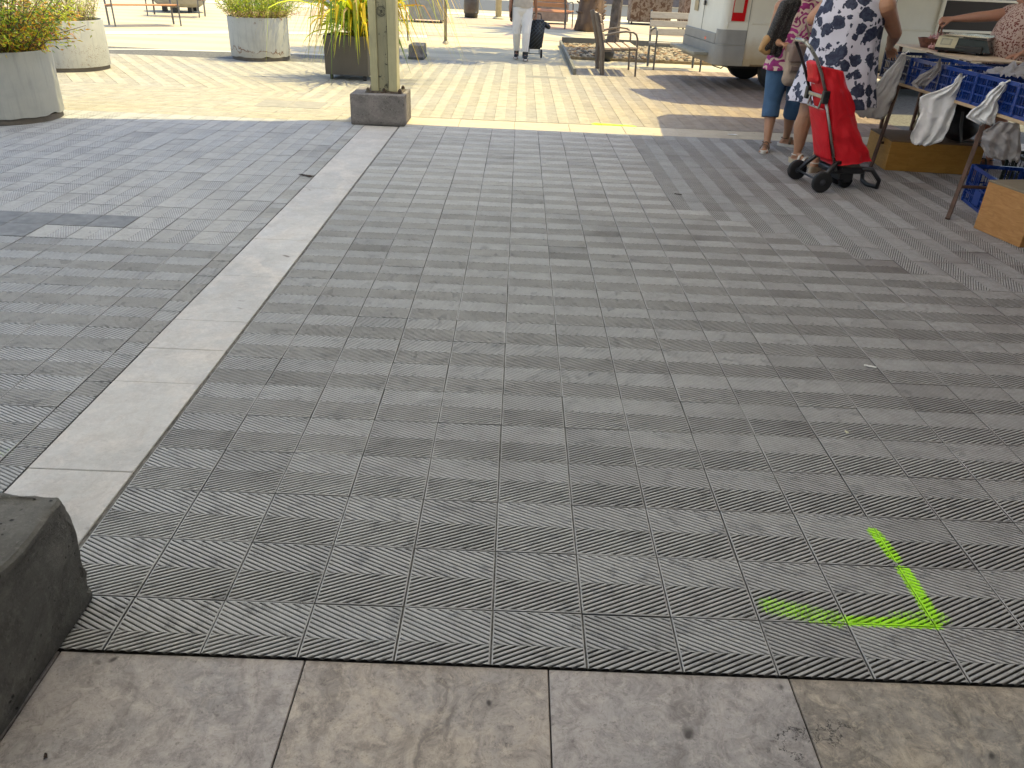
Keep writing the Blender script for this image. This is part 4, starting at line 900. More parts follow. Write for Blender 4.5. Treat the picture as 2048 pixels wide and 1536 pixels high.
# basket
M_WICK = plain('red_brown_wicker', (.16, .055, .03), .6, var=.4, scale=40, bump=.6)
b_ = empty('wicker_basket', (4.36, 7.52, 1.0), R(-20), 'red brown wicker basket with hoop handle beside the scale', 'basket')
mb = MB()
for k in range(7): z = .006+k*.0135; q = .105+k*.005; mb.tube([(q*1.35*math.cos(R(a)), q*math.sin(R(a)), z+.002*math.sin(a*.5)) for a in range(0, 361, 10)], .0075, 6)
mb.lathe([(.14, .002), (.0001, .003)], 20); mb.obj('bowl', M_WICK, b_, True)
mb = MB(); mb.tube([(0, -.13, .06), (0, -.135, .14), (0, -.10, .225), (0, -.03, .265), (0, .04, .26), (0, .105, .21), (0, .135, .14), (0, .13, .06)], [.009+.002*(i % 2) for i in range(8)], 8); mb.obj('handle', M_WICK, b_, True)
t = empty('garlic_pile', (0, 0, 0), 0, 'pink skinned garlic bulbs heaped in and around the wicker basket', 'garlic'); t['kind'] = 'stuff'
random.seed(21); mb = MB()
for i in range(46):
    if i < 28: a = random.uniform(0, 6.28); q = random.uniform(0, .1); c = (4.36+q*1.3*math.cos(a), 7.52+q*math.sin(a), 1.085+random.uniform(0, .03))
    else: c = (4.24+random.gauss(0, .04), 7.22+random.gauss(0, .08), 1.018+random.uniform(0, .012))
    r_ = random.uniform(.018, .028); mb.ell(c, (r_, r_, r_*.85), n=7); mb.tube([(c[0], c[1], c[2]+r_*.7), (c[0]+random.gauss(0, .006), c[1]+random.gauss(0, .006), c[2]+r_*1.6)], [r_*.3, .002], 5)
bpy.data.objects.remove(t); gp = mb.obj('garlic_pile', plain('pink_garlic_skin', (.50, .26, .25), .5, var=.3, scale=30), None, True); tag(gp, 'pink skinned garlic bulbs heaped in and around the wicker basket', 'garlic', kind='stuff')
t = empty('small_tray', (4.42, 7.22, 1.0), R(-15), 'small black rectangular tray between basket and scale', 'tray'); mb = MB(); mb.box((-.10, -.06, .0), (.10, .06, .012), bev=.003, seg=1); mb.obj('tray_floor', M_BLACKP, t)
mb = MB(); mb.box((-.10, -.062, .012), (.10, -.054, .05)); mb.box((-.10, .054, .012), (.10, .062, .05)); mb.box((-.102, -.06, .012), (-.094, .06, .0495)); mb.box((.094, -.06, .012), (.102, .06, .0495)); mb.obj('tray_rim', plain('dark_red_plastic', (.10, .02, .02), .4), t)

# white plastic bags
def bagmat(name, c, tr=.4):
    m = NT(name); f = m.noise(9, 6, .7, 1.2); col = m.mix(m.mr(f, .3, .7), hsc(c, .86), c); m.bump(m.noise(16, 6, .7, 1.5), .55, .012); m.fin(col, .4)
    tl = m.n('BsdfTranslucent'); m.put(tl.inputs[0], col); ms = m.n('MixShader'); ms.inputs[0].default_value = tr; o_ = m.t.nodes['Material Output']
    m.t.links.new(m.b.outputs[0], ms.inputs[1]); m.t.links.new(tl.outputs[0], ms.inputs[2]); m.t.links.new(ms.outputs[0], o_.inputs[0]); return m.m
M_BAG = bagmat('white_bag_plastic', (.96, .94, .92), .12); M_BAGC = bagmat('cream_bag_plastic', (.50, .45, .33), .5); M_BAGT = bagmat('sheer_bag_plastic', (.60, .56, .55), .55)
def bag(prof, thick, label, mat, seed, loc, az, folds=7, name='plastic_bag', notch=None):
    """prof: (z, left, right) seen from the outside; loc is the hook point, az the facing angle of the flat side"""
    t = empty(name, loc, az, label, 'bag'); n = 56; m_ = 40; V = []
    zs = [p[0] for p in prof]
    def f(u, v):
        z = zs[0]+(zs[-1]-zs[0])*v
        for a, b in zip(prof, prof[1:]):
            if (a[0] >= z >= b[0]): s = (a[0]-z)/(a[0]-b[0]+1e-9); l = a[1]+(b[1]-a[1])*s; r_ = a[2]+(b[2]-a[2])*s; break
        else: l, r_ = prof[-1][1:]
        a = 2*math.pi*u; x = (l+r_)/2+(r_-l)/2*math.cos(a); w = thick*(.25+.75*math.sin(math.pi*min(1, v*.8+.1)))
        fo = .016*math.sin(math.cos(a)*folds*2.2+v*3+seed)*(1-.4*v)+.018*mnoise.noise(Vector((math.cos(a)*3.2, v*5, seed+math.copysign(1, math.sin(a)))))*2
        y = w*math.sin(a)*.5+fo
        z += (.018*mnoise.noise(Vector((math.cos(a)*5, seed, 0))))*v*2
        x += .009*mnoise.noise(Vector((z*22, math.cos(a)*2, seed)))+.014*mnoise.noise(Vector((z*7, 1, seed)))
        return (x+.006*mnoise.noise(Vector((z*14, a, seed))), y, z)
    mb = MB(); mb.grid(f, n, m_, closeu=True); mb.f.append(tuple(range(n))); mb.mi.append(0); mb.f.append(tuple(range((m_-1)*n, m_*n))); mb.mi.append(0)
    o = mb.obj('bag_body', mat, t, True); return t
az = R(-90)
def knot(t, p, r_, mat=None):
    mb = MB(); mb.ell(p, (r_, r_*.6, r_*.8), n=8); mb.tube([p, (p[0]+r_*1.5, p[1]-.01, p[2]+r_*1.3), (p[0]+r_*2.1, p[1], p[2]+r_*.7)], [r_*.5, r_*.7, r_*.2], 8, flat=.4); o = mb.obj('knotted_handles', mat or M_BAG, t, True); lumpy(o, .006, 40)
# local +x of a bag points to the table, so that most of the sheet hangs free outside it
az = R(-28)
b1 = bag([(.0, -.02, .02), (-.05, -.05, .025), (-.15, -.11, .03), (-.3, -.19, .025), (-.42, -.29, .02), (-.52, -.33, .0), (-.58, -.26, -.03)], .10, 'long white plastic bag hanging beside the floral dress, leftmost of the hanging bags', M_BAG, 1, (3.61, 6.56, 1.0), R(-8), 5); knot(b1, (0, 0, -.005), .025)
b2 = bag([(.02, -.01, .01), (-.06, -.04, .02), (-.12, -.13, .03), (-.19, -.26, .03), (-.24, -.25, .035), (-.32, -.22, .04), (-.42, -.23, .03), (-.52, -.25, .01), (-.57, -.22, -.08)], .07, 'wide creased white plastic bag hanging in the middle of the table edge', M_BAG, 5, (3.66, 5.54, .93), az, 4); knot(b2, (.0, 0, -.03), .03)
b2b = bag([(.03, -.005, .01), (-.06, -.05, .02), (-.12, -.13, .0), (-.19, -.18, -.05), (-.2, -.12, -.06)], .04, 'sheer pale bag scrap behind the wide white bag, against the crates', M_BAGT, 8, (3.62, 5.86, 1.0), az, 4)
b3 = bag([(.0, -.02, .03), (-.04, -.05, .035), (-.09, -.08, .02), (-.12, -.085, .005), (-.18, -.14, .02), (-.25, -.18, .02), (-.29, -.08, .035)], .045, 'small white plastic bag tied in a knot, right of the wide one', M_BAG, 11, (3.64, 4.87, .95), az, 4); knot(b3, (0, 0, 0), .025)
b4 = bag([(.0, -.05, .09), (-.08, -.12, .12), (-.18, -.11, .16), (-.26, -.04, .17)], .06, 'greyish plastic bag end hanging below the table at the right picture edge', M_BAGT, 14, (3.60, 4.62, .72), az, 4)
t = empty('plastic_bag', (4.0, 5.28, .95), 0, 'sheer crumpled plastic bag lying over the crates in front of the seller', 'bag'); mb = MB(); mb.grid(lambda u, v: ((u-.5)*.34, (v-.5)*.5, .08*math.sin(math.pi*u)*math.sin(math.pi*v)+.05*mnoise.noise(Vector((u*5, v*5, 3)))+.03*mnoise.noise(Vector((u*14, v*14, 5)))+.03), 34, 44); mb.obj('bag_body', M_BAGT, t, True)
t = bag([(.0, -.10, .09), (-.1, -.13, .10), (-.25, -.15, .12), (-.36, -.16, .13), (-.42, -.14, .12)], .16, 'cream sack standing on the ochre box under the table', M_BAGC, 17, (4.02, 6.55, .685), R(-80), 5, 'sack')
# boxes below the table
def wooden_box(loc, rz, size, taper, mat, label, lid=None):
    t = empty('wooden_box', loc, rz, label, 'box'); w, d, h = size; mb = MB()
    V = [(-w/2, -d/2, 0), (w/2, -d/2, 0), (w/2, d/2, 0), (-w/2, d/2, 0)]+[(sx*(w/2)+(taper if sx < 0 else -taper), sy*d/2, h) for sx, sy in ((-1, -1), (1, -1), (1, 1), (-1, 1))]
    bm = bmesh.new(); vs = [bm.verts.new(v) for v in V]
    for f in ((3, 2, 1, 0), (0, 1, 5, 4), (1, 2, 6, 5), (2, 3, 7, 6), (3, 0, 4, 7)): bm.faces.new([vs[i] for i in f])
    bmesh.ops.bevel(bm, geom=[e for e in bm.edges if not e.is_boundary], offset=.003, segments=1, affect='EDGES'); bm.verts.index_update()
    mb.add([v.co[:] for v in bm.verts], [[v.index for v in f.verts] for f in bm.faces]); bm.free(); mb.obj('carcass', mat, t)
    mb = MB(); mb.box((-w/2+taper-.002, -d/2-.002, h+.0005), (w/2-taper+.002, d/2+.002, h+.014), bev=.002, seg=1); mb.obj('lid', lid or mat, t); return t
wooden_box((4.01, 6.50, 0), R(-4), (.86, .62, .265), .0, M_WOODY2, 'long ochre wooden box under the far half of the table', plain('dusty_lid', (.14, .09, .055), .8, scale=5))
wooden_box((3.795, 4.18, 0), R(11.3), (.60, .46, .345), .0, M_WOODY, 'tall yellow brown plywood box at the right edge of the picture, near the table foot', plain('dusty_lid_grey', (.21, .165, .11), .8, scale=5))
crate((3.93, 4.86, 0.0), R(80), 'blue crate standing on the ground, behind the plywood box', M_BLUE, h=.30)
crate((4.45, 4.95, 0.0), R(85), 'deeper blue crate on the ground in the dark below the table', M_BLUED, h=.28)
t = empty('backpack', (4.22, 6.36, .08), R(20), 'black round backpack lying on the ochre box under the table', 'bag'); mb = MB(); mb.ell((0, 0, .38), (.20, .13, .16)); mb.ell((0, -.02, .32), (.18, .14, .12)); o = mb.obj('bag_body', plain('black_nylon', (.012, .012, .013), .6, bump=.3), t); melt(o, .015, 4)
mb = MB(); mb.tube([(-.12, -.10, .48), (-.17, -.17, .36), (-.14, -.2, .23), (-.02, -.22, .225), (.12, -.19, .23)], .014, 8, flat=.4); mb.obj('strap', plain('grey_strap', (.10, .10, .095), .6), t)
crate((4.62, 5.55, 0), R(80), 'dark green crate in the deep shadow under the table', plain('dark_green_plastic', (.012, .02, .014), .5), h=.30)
# ================================================================== RED SHOPPING TROLLEY
M_REDF = NT('red_nylon'); f = M_REDF.noise(5, 5, .6, 1.0); M_REDF.bump(M_REDF.ma('ADD', f, M_REDF.ma('MULTIPLY', M_REDF.noise(400, 2), .05)), .5, .03); M_REDF = M_REDF.fin(M_REDF.mix(M_REDF.mr(f, .3, .7), (.60, .004, .012), (.76, .008, .02)), .55)
M_ALU = plain('grey_aluminium', (.33, .32, .29), .3, .8, var=.1)
Yv = Vector((.988, .154)); ct = empty('shopping_trolley', (2.565, 5.455, 0), math.atan2(-.988, .154), 'red fabric shopping trolley with grey handle and black wheels beside the floral dress', 'trolley')
# local +x along the axle towards the camera, local +y from the handle side to the bag
def sz(s, z, x=0): return (x, s, z)
mb = MB(); nu, nv = 44, 40
prof_f = [(.13, .20), (.02, .50), (-.10, .80), (-.185, .985)]; prof_b = [(.47, .245), (.34, .45), (.19, .70), (.04, .945)]
def lerpP(P, t):
    t *= len(P)-1; i = min(int(t), len(P)-2); q = t-i; return (P[i][0]+(P[i+1][0]-P[i][0])*q, P[i][1]+(P[i+1][1]-P[i][1])*q)
def bagf(u, v):
    a = 2*math.pi*u; cx, sy = math.cos(a), math.sin(a); p = 5.0; k = (abs(cx)**p+abs(sy)**p)**(-1/p); X, Y = cx*k, sy*k
    f0 = lerpP(prof_f, v); b0 = lerpP(prof_b, v); t_ = (Y+1)/2; w = .155-.022*v*t_
    s_, z_ = f0[0]+(b0[0]-f0[0])*t_, f0[1]+(b0[1]-f0[1])*t_
    bulge = .012*math.sin(v*math.pi)*(1-abs(Y)); n_ = mnoise.noise(Vector((X*2.2+3, Y*2.6, v*3.4)))*.026+.014*mnoise.noise(Vector((X*5, Y*7, v*8)))
    return (X*(w+bulge+n_), s_+Y*(n_ if Y > -.5 else n_*.3), z_)
mb.grid(bagf, nu, nv, closeu=True); mb.f.append(tuple(range(nu))); mb.mi.append(0); mb.f.append(tuple(range((nv-1)*nu, nv*nu))); mb.mi.append(0)
mb.obj('bag', M_REDF, ct, True)
mb = MB()
def pocket(u, v):
    f0 = lerpP(prof_f, .06+v*.45); e = math.sin(math.pi*u)**.4; return ((u-.5)*.285, f0[0]-.018-.034*e*(1-.2*v)+.004*mnoise.noise(Vector((u*4, v*4, 2))), f0[1]-.01)
mb.grid(pocket, 24, 20); o = mb.obj('front_pocket', M_REDF, ct, True); s_ = o.modifiers.new('s', 'SOLIDIFY'); s_.thickness = .008
mb = MB()
def flap(u, v):
    f0 = lerpP(prof_f, .80+v*.22); return ((u-.5)*(.165+.03*(1-v)), f0[0]-.014-.010*math.sin(math.pi*u)+(.05*(v-.9)*8 if v > .9 else 0), f0[1]-.03*(v < .05)+.012*v)
mb.grid(flap, 14, 14); o = mb.obj('flap', M_REDF, ct, True); s_ = o.modifiers.new('s', 'SOLIDIFY'); s_.thickness = .006
mb = MB(); f1_ = lerpP(prof_f, .515); mb.tube([(x_, f1_[0]-.026-.026*math.sin(math.pi*(x_/.285+.5))**.4 if abs(x_) < .14 else f1_[0]-.02, f1_[1]-.008) for x_ in [(-.139+.278*i/12) for i in range(13)]], .0045, 6); mb.obj('pocket_piping', plain('pale_red_piping', (.62, .20, .18), .5), ct)
lettering('Rolser', .030, plain('white_print', (.7, .6, .6), .5), ct, (-.0, -.146, .835), (R(90)-.38, 0, 0), .0005, 'logo').rotation_euler = (R(90)-.36, 0, 0)
for sx in (-1, 1):
    mb = MB(); mb.tube([(sx*.125, .16, .16), (sx*.135, .05, .42), (sx*.14, -.075, .72)], .0125, 10); mb.obj('frame_tube', M_ALU, ct, True)
    mb = MB(); mb.box((sx*.142-.022, -.115, .70), (sx*.142+.022, -.062, .80), bev=.008); mb.obj('joint', M_BLACKP, ct)
    mb = MB(); mb.tube([(sx*.14, -.09, .78), (sx*.14, -.165, .93), (sx*.135, -.225, 1.03), (sx*.115, -.285, 1.11), (sx*.085, -.325, 1.15)], [.0125, .0125, .0135, .0145, .0145], 10); mb.obj('handle_tube', M_ALU if sx > 0 else M_BLACKP, ct, True)
mb = MB(); mb.tube([(-.088, -.324, 1.149), (-.05, -.335, 1.158), (.05, -.335, 1.158), (.088, -.324, 1.149)], .0155, 10); mb.obj('handle_grip', M_ALU, ct, True)
mb = MB(); mb.box((-.12, -.105, .735), (.12, -.085, .765), bev=.005); mb.obj('cross_brace', M_ALU, ct)
mb = MB(); mb.tube([(-.10, -.09, .735), (-.095, -.10, .66), (.095, -.10, .66), (.10, -.09, .735)], .009, 8); mb.obj('brace_loop', M_ALU, ct)
for sx in (-1, 1):
    M = Matrix.Translation((sx*.225, 0, .086)) @ Matrix.Rotation(R(90), 4, 'Y'); mb = MB(); mb.lathe([(.05, -.017), (.080, -.019), (.086, -.012), (.086, .012), (.080, .019), (.05, .017)], 36, M); w = mb.obj('wheel', M_RUBBER, ct, True)
    mb = MB(); mb.lathe([(.055, -.012), (.02, -.018), (.012, -.024), (.001, -.024)], 20, M); mb.lathe([(.055, .012), (.02, .018), (.012, .024), (.001, .024)], 20, M); mb.obj('hub', plain('dark_hub', (.03, .032, .04), .45), w, True)
    mb = MB(); mb.tube([(sx*.20, .0, .086), (sx*.19, .06, .16), (sx*.165, .12, .225), (sx*.135, .17, .235), (sx*.12, .20, .17)], .021, 8); mb.obj('wheel_arm', M_BLACKP, ct, True)
mb = MB(); mb.tube([(-.225, 0, .086), (.225, 0, .086)], .010, 8); mb.obj('axle', M_BLACKP, ct)
mb = MB(); mb.box((-.13, .13, .13), (.13, .44, .185), bev=.018); mb.box((-.09, .22, .07), (.09, .36, .131), bev=.012); mb.obj('base_tray', M_BLACKP, ct)
mb = MB(); mb.tube([(-.12, .40, .175), (-.135, .49, .17), (-.135, .58, .08), (-.12, .585, .02), (0, .565, .013), (.12, .585, .02), (.135, .58, .08), (.135, .49, .17), (.12, .40, .175)], .019, 8); mb.obj('stand_loop', M_BLACKP, ct, True)
for x in (-.065, .065):
    M = Matrix.Translation((x, .31, .06)) @ Matrix.Rotation(R(90), 4, 'Y'); mb = MB(); mb.lathe([(.03, -.013), (.056, -.014), (.06, -.008), (.06, .008), (.056, .014), (.03, .013)], 24, M); mb.lathe([(.03, -.013), (.001, -.01)], 16, M); mb.lathe([(.03, .013), (.001, .01)], 16, M); mb.obj('rear_wheel', M_RUBBER, ct, True)
    mb = MB(); mb.box((x-.024, .27, .05), (x+.024, .34, .151), bev=.008); mb.obj('caster_fork', M_BLACKP, ct)

# ================================================================== PEOPLE
def skin(name, c):
    m = NT(name); f = m.noise(6, 5, .6); col = m.mix(m.mr(f, .3, .7), hsc(c, .88), hsc(c, 1.1)); col = m.mix(m.mr(m.noise(25, 4, .7), .5, .75, 0, .3), col, (c[0]*.95, c[1]*.7, c[2]*.6))
    m.bump(m.noise(120, 3, .6), .15, .002); m.b.inputs['Subsurface Weight'].default_value = .08; m.b.inputs['Subsurface Radius'].default_value = (.02, .008, .004); return m.fin(col, .5)
SK1 = skin('skin_tan', (.42, .22, .13)); SK2 = skin('skin_tan_warm', (.44, .23, .135)); SK3 = skin('skin_brown', (.30, .14, .075)); SK4 = skin('skin_pink', (.42, .21, .14))
def limb(mb, pts, rs, n=14):
    for (a, ra), (b, rb) in zip(zip(pts, rs), list(zip(pts, rs))[1:]): mb.cap(a, ra, b, rb, n)
def hand(mb, w, d, pn, curl=.5, side=1, s=1.0, thumb_open=.5):
    """w wrist, d direction of the fingers, pn palm normal (the way the fingers curl), side +1/-1 gives the thumb side"""
    w = Vector(w); d = Vector(d).normalized(); pn = (Vector(pn)-d*Vector(pn).dot(d)).normalized(); l = d.cross(pn)*side
    L = .088*s
    for k in (-1.5, -.5, .5, 1.5): mb.cap(w+l*k*.012*s, .0165*s, w+d*L+l*k*.0205*s, .0125*s, 10)
    for k, fl in ((1.5, .070), (.5, .080), (-.5, .074), (-1.5, .058)):
        p = w+d*L+l*k*.0205*s; ang = curl*.55; seg = [fl*.45*s, fl*.32*s, fl*.27*s]; q = p; rr = .0098*s
        for g in seg:
            dd = d*math.cos(ang)+pn*math.sin(ang)+l*k*.03; q2 = q+dd*g; mb.cap(q, rr, q2, rr*.9, 8); q = q2; rr *= .9; ang += curl*.9
    b = w+d*.022*s+l*.024*s; dt = (d*.75+l*(.45+.4*thumb_open)+pn*.35).normalized(); m_ = b+dt*.042*s; e = m_+(d*.9+pn*(.3+curl*.4)+l*.1).normalized()*.045*s
    mb.cap(b, .014*s, m_, .012*s, 8); mb.cap(m_, .0115*s, e, .0085*s, 8)
def face_head(mb, c, f, s=1.0, up=(0, 0, 1)):
    """head with nose, brow, lips, chin and ears; c centre of the skull, f facing direction"""
    c = Vector(c); f = Vector(f).normalized(); u = Vector(up); r_ = f.cross(u).normalized(); M = Matrix((( r_.x, f.x, u.x, c.x), (r_.y, f.y, u.y, c.y), (r_.z, f.z, u.z, c.z), (0, 0, 0, 1)))
    mb.ell((0, -.005, .02), (.074*s, .094*s, .095*s), M); mb.ell((0, .022, -.055), (.056*s, .062*s, .06*s), M); mb.ell((0, .055, -.10), (.022, .02, .016), M)
    mb.cap(M @ Vector((0, .088, .01)), .010, M @ Vector((0, .108, -.028)), .014); mb.ell((0, .086, -.062), (.024, .012, .0075), M); mb.ell((0, .084, -.074), (.020, .011, .008), M)
    for sx in (-1, 1):
        mb.ell((sx*.075, -.005, -.01), (.009, .018, .03), M); mb.ell((sx*.031, .078, .030), (.024, .012, .008), M); mb.ell((sx*.036, .066, -.03), (.022, .018, .02), M)
    return M
def eyes(M, parent):
    for sx in (-1, 1):
        mb = MB(); mb.ell((sx*.031, .080, .008), (.013, .009, .010), M, 10); mb.obj('eye', plain('eye_white', (.7, .68, .65), .2), parent, True)
def figure(name, loc, rz, label, sk, feet, hips=.86, H=1.62, build=1.0, arms=(), toes=True, lean=(0, 0)):
    """feet: two of (ankle xyz, toe direction, knee xyz); arms: two of (shoulder, elbow, wrist, finger dir, palm normal, curl, thumb side)"""
    t = empty('person', loc, rz, label, 'person'); mb = MB(); k = build
    hl = []
    for sx, (an, td, kn) in zip((-1, 1), feet):
        hj = Vector((sx*.095*k, 0, hips)); kn = Vector(kn); an = Vector(an); td = Vector(td).normalized()
        cf = kn.lerp(an, .30)+Vector((-td.x, -td.y, 0))*.018
        limb(mb, [hj, hj.lerp(kn, .45), kn], [.095*k, .078*k, .056*k]); limb(mb, [kn, cf, kn.lerp(an, .75), an], [.055*k, .056*k, .038*k, .034])
        heel = an-td*.035-Vector((0, 0, an.z-.032)); ball = an+td*.125-Vector((0, 0, an.z-.022)); mb.cap(heel, .028, ball, .024); mb.cap(an, .034, heel, .028); mb.cap(an, .032, ball, .022)
        l = Vector((-td.y, td.x, 0))
        for i in range(5): mb.cap(ball+l*(i-2)*.0155*1, .012, ball+l*(i-2)*.0185+td*(.045-.006*abs(i-(1 if sx > 0 else 3)))-Vector((0, 0, .010)), .0095 if i != (0 if sx < 0 else 4) else .012, 8)
    lx, ly = lean; P = [Vector((0, 0, hips)), Vector((lx*.3, ly*.3+.01, hips+.14)), Vector((lx*.7, ly*.7, hips+.30)), Vector((lx, ly, hips+.42))]
    for p, r1, r2 in zip(P, (.165, .15, .155, .165), (.13, .115, .115, .11)): mb.ell(tuple(p), (r1*k, r2*k, .13))
    nk = P[3]+Vector((0, .01, .10)); mb.cap(P[3], .075, nk+Vector((0, .01, .06)), .052)
    hc = nk+Vector((0, .03, .155)); Mh = face_head(mb, hc, (0, 1, -.05))
    for (sh, el_, wr, fd, pn, cu, sd_) in arms:
        sh, el_, wr = Vector(sh), Vector(el_), Vector(wr); mb.cap(P[3]+Vector((0, 0, .02)), .08, sh, .062*k); limb(mb, [sh, sh.lerp(el_, .5), el_], [.058*k, .050*k, .041*k]); limb(mb, [el_, el_.lerp(wr, .3), wr], [.042*k, .040*k, .026]); hand(mb, wr, fd, pn, cu, sd_)
    o = mb.obj('body', sk, t); melt(o, .0058, 4, .5); eyes(Mh, t); return t, P, Mh, hc
def hair(t, Mh, c, long=.0):
    mb = MB(); mb.ell((0, -.02, .042), (.084, .098, .088), Mh); mb.ell((0, -.05, -.02), (.078, .065, .08), Mh)
    if long: mb.ell((0, -.06, -.09), (.07, .045, long), Mh)
    o = mb.obj('hair', plain('hair_'+str(int(c[0]*100)), c, .5, var=.4, scale=30, bump=.8), t, True); melt(o, .012, 2); return o
def sandal(t, an, td, mat, sole, hgt=.028, wedge=0):
    an = Vector((an[0], an[1], 0)); td = Vector(td).normalized(); l = Vector((-td.y, td.x, 0)); s_ = empty('x', (0, 0, 0)); bpy.data.objects.remove(s_)
    mb = MB(); n = 28; V = []
    for z, e in ((0, 0), (hgt, .003)):
        for i in range(n):
            a = 2*math.pi*i/n; c, s = math.cos(a), math.sin(a); w = (.040 if c < 0 else .047)+e; L_ = .135+e; V.append(an+td*(.055+L_*c)+l*w*s+Vector((0, 0, z+(wedge*max(0, -c) if z else 0))))
    mb.add(V, [(i, (i+1) % n, n+(i+1) % n, n+i) for i in range(n)]+[tuple(range(n-1, -1, -1)), tuple(range(n, 2*n))]); so = mb.obj('sole', sole, t)
    mb = MB()
    for q, hh, wd in ((.11, .050, .032), (.055, .070, .026)):
        mb.tube([an+td*q+l*.043*math.cos(R(a))+Vector((0, 0, hgt+hh*math.sin(R(a)))) for a in range(0, 181, 20)], wd/2, 8, flat=.3)
    mb.tube([an-td*.045*math.cos(R(a))+l*.043*math.sin(R(a))+Vector((0, 0, .085)) for a in range(-120, 121, 20)], .009, 8, flat=.5)
    mb.obj('straps', mat, t, True); return so

# ---- woman in magenta blouse and jeans
a1 = ((-.15, .10, .085), (-.55, 1, 0), (-.12, .02, .46)); a2 = ((.17, -.08, .085), (.75, .6, 0), (.14, .03, .46))
w1, P, Mh, hc = figure('person', (2.73, 7.05, 0), R(180), 'woman in magenta patterned blouse and cropped jeans, black bag on her arm', SK1, ((( .165, .10, .085), (.5, 1, 0), (.13, .03, .46)),)[0:0] or (
    ((-.16, -.16, .085), (-.8, .45, 0), (-.12, .0, .46)), ((.125, .13, .085), (.45, 1, 0), (.12, .03, .46))), 0.86, 1.62, 1.12,
    (((.19, 0, 1.33), (.235, .0, 1.07), (.20, .20, 1.02), (-.3, 1, .1), (0, 0, -1), .9, 1), ((-.19, 0, 1.33), (-.25, .04, 1.08), (-.16, .26, 1.10), (.4, 1, 0), (0, 0, -1), .9, -1)))
hair(w1, Mh, (.09, .05, .03), .07)
def pattern_magenta():
    m = NT('magenta_scroll_print'); P = m.coord(); wv = m.vm('ADD', m.vm('SCALE', P), m.vm('MULTIPLY', m.noise(3.2, 2, .5, 0, None, True), (.55, .55, .55)))
    sc1 = P; q = m.n('VectorMath', operation='ADD'); m.put(q.inputs[0], P); m.put(q.inputs[1], m.vm('MULTIPLY', m.noise(4.5, 2, .5, 0, None, True), (.42, .42, .42)))
    wa = m.n('TexWave', wave_type='RINGS', rings_direction='SPHERICAL'); m.put(wa.inputs['Vector'], q.outputs[0]); wa.inputs['Scale'].default_value = 5.2; wa.inputs['Distortion'].default_value = 7; wa.inputs['Detail'].default_value = 1.2; wa.inputs['Detail Scale'].default_value = 1.4
    f = m.mr(wa.outputs['Fac'], .47, .53); v = m.mr(m.voro(11, 'F1', q.outputs[0]), .22, .25, 1, 0); f = m.ma('MAXIMUM', f, v)
    c = m.mix(m.mr(m.noise(5, 3), .42, .58), (.20, .012, .085), (.36, .025, .20)); c = m.mix(f, (.60, .46, .38), c); m.bump(m.noise(7, 4, .6, .8), .5, .02); return m.fin(c, .75)
def loft(t, name, mat, secs, n=64, folds=0, famp=.0, seed=0, close_top=False, thick=.004):
    """secs: (z, cx, cy, rx, ry)"""
    def f(u, v):
        q = v*(len(secs)-1); i = min(int(q), len(secs)-2); s = q-i; s2 = s*s*(3-2*s) if False else s
        A, B = secs[i], secs[i+1]; z, cx, cy, rx, ry = [A[k]+(B[k]-A[k])*s2 for k in range(5)]; a = 2*math.pi*u; low = v
        g = 1+famp*low*math.sin(folds*a+2.5*mnoise.noise(Vector((math.cos(a)*2, math.sin(a)*2, seed)))*2)+.03*mnoise.noise(Vector((math.cos(a)*2.5, math.sin(a)*2.5, z*6+seed)))
        return (cx+rx*g*math.cos(a), cy+ry*g*math.sin(a), z+.012*low*math.sin(3*a+seed))
    mb = MB(); mb.grid(f, n, 48, closeu=True)
    o = mb.obj(name, mat, t, True); s_ = o.modifiers.new('s', 'SOLIDIFY'); s_.thickness = thick; s_.offset = 1; return o
M_MAG = pattern_magenta()
loft(w1, 'blouse', M_MAG, [(1.42, 0, 0, .09, .08), (1.38, 0, 0, .19, .12), (1.25, 0, .0, .235, .155), (1.10, 0, .01, .215, .165), (.97, 0, .01, .225, .18), (.87, 0, 0, .245, .19), (.78, 0, 0, .262, .20)], folds=5, famp=.05, seed=3)
M_JEAN = NT('blue_denim'); f = M_JEAN.noise(4, 5, .6, .8); M_JEAN.bump(M_JEAN.ma('ADD', f, M_JEAN.ma('MULTIPLY', M_JEAN.noise(300, 2), .08)), .6, .03); M_JEAN = M_JEAN.fin(M_JEAN.mix(M_JEAN.mr(f, .32, .68), (.035, .085, .17), (.06, .13, .24)), .8)
mb = MB()
mb.ell((0, 0, .86), (.20, .158, .155)); 
for sx, kn, an in ((-1, (-.12, .0, .46), (-.15, -.13, .13)), (1, (.12, .03, .46), (.125, .11, .13))):
    hj = Vector((sx*.098, 0, .84)); kn = Vector(kn); an = Vector(an); he = kn.lerp(an, .42)
    mb.tube([hj+Vector((0, 0, .04)), hj.lerp(kn, .4), hj.lerp(kn, .8), kn, kn.lerp(he, .5), he], [.13, .115, .094, .086, .088, .086], 24)
o = mb.obj('jeans', M_JEAN, w1); melt(o, .009, 3)
M_SAND = plain('brown_leather', (.15, .085, .045), .55, bump=.3); M_SOLE = plain('white_sole', (.62, .58, .52), .6)
sandal(w1, (-.16, -.16), (-.8, .45, 0), M_SAND, M_SOLE); sandal(w1, (.125, .13), (.45, 1, 0), M_SAND, M_SOLE)
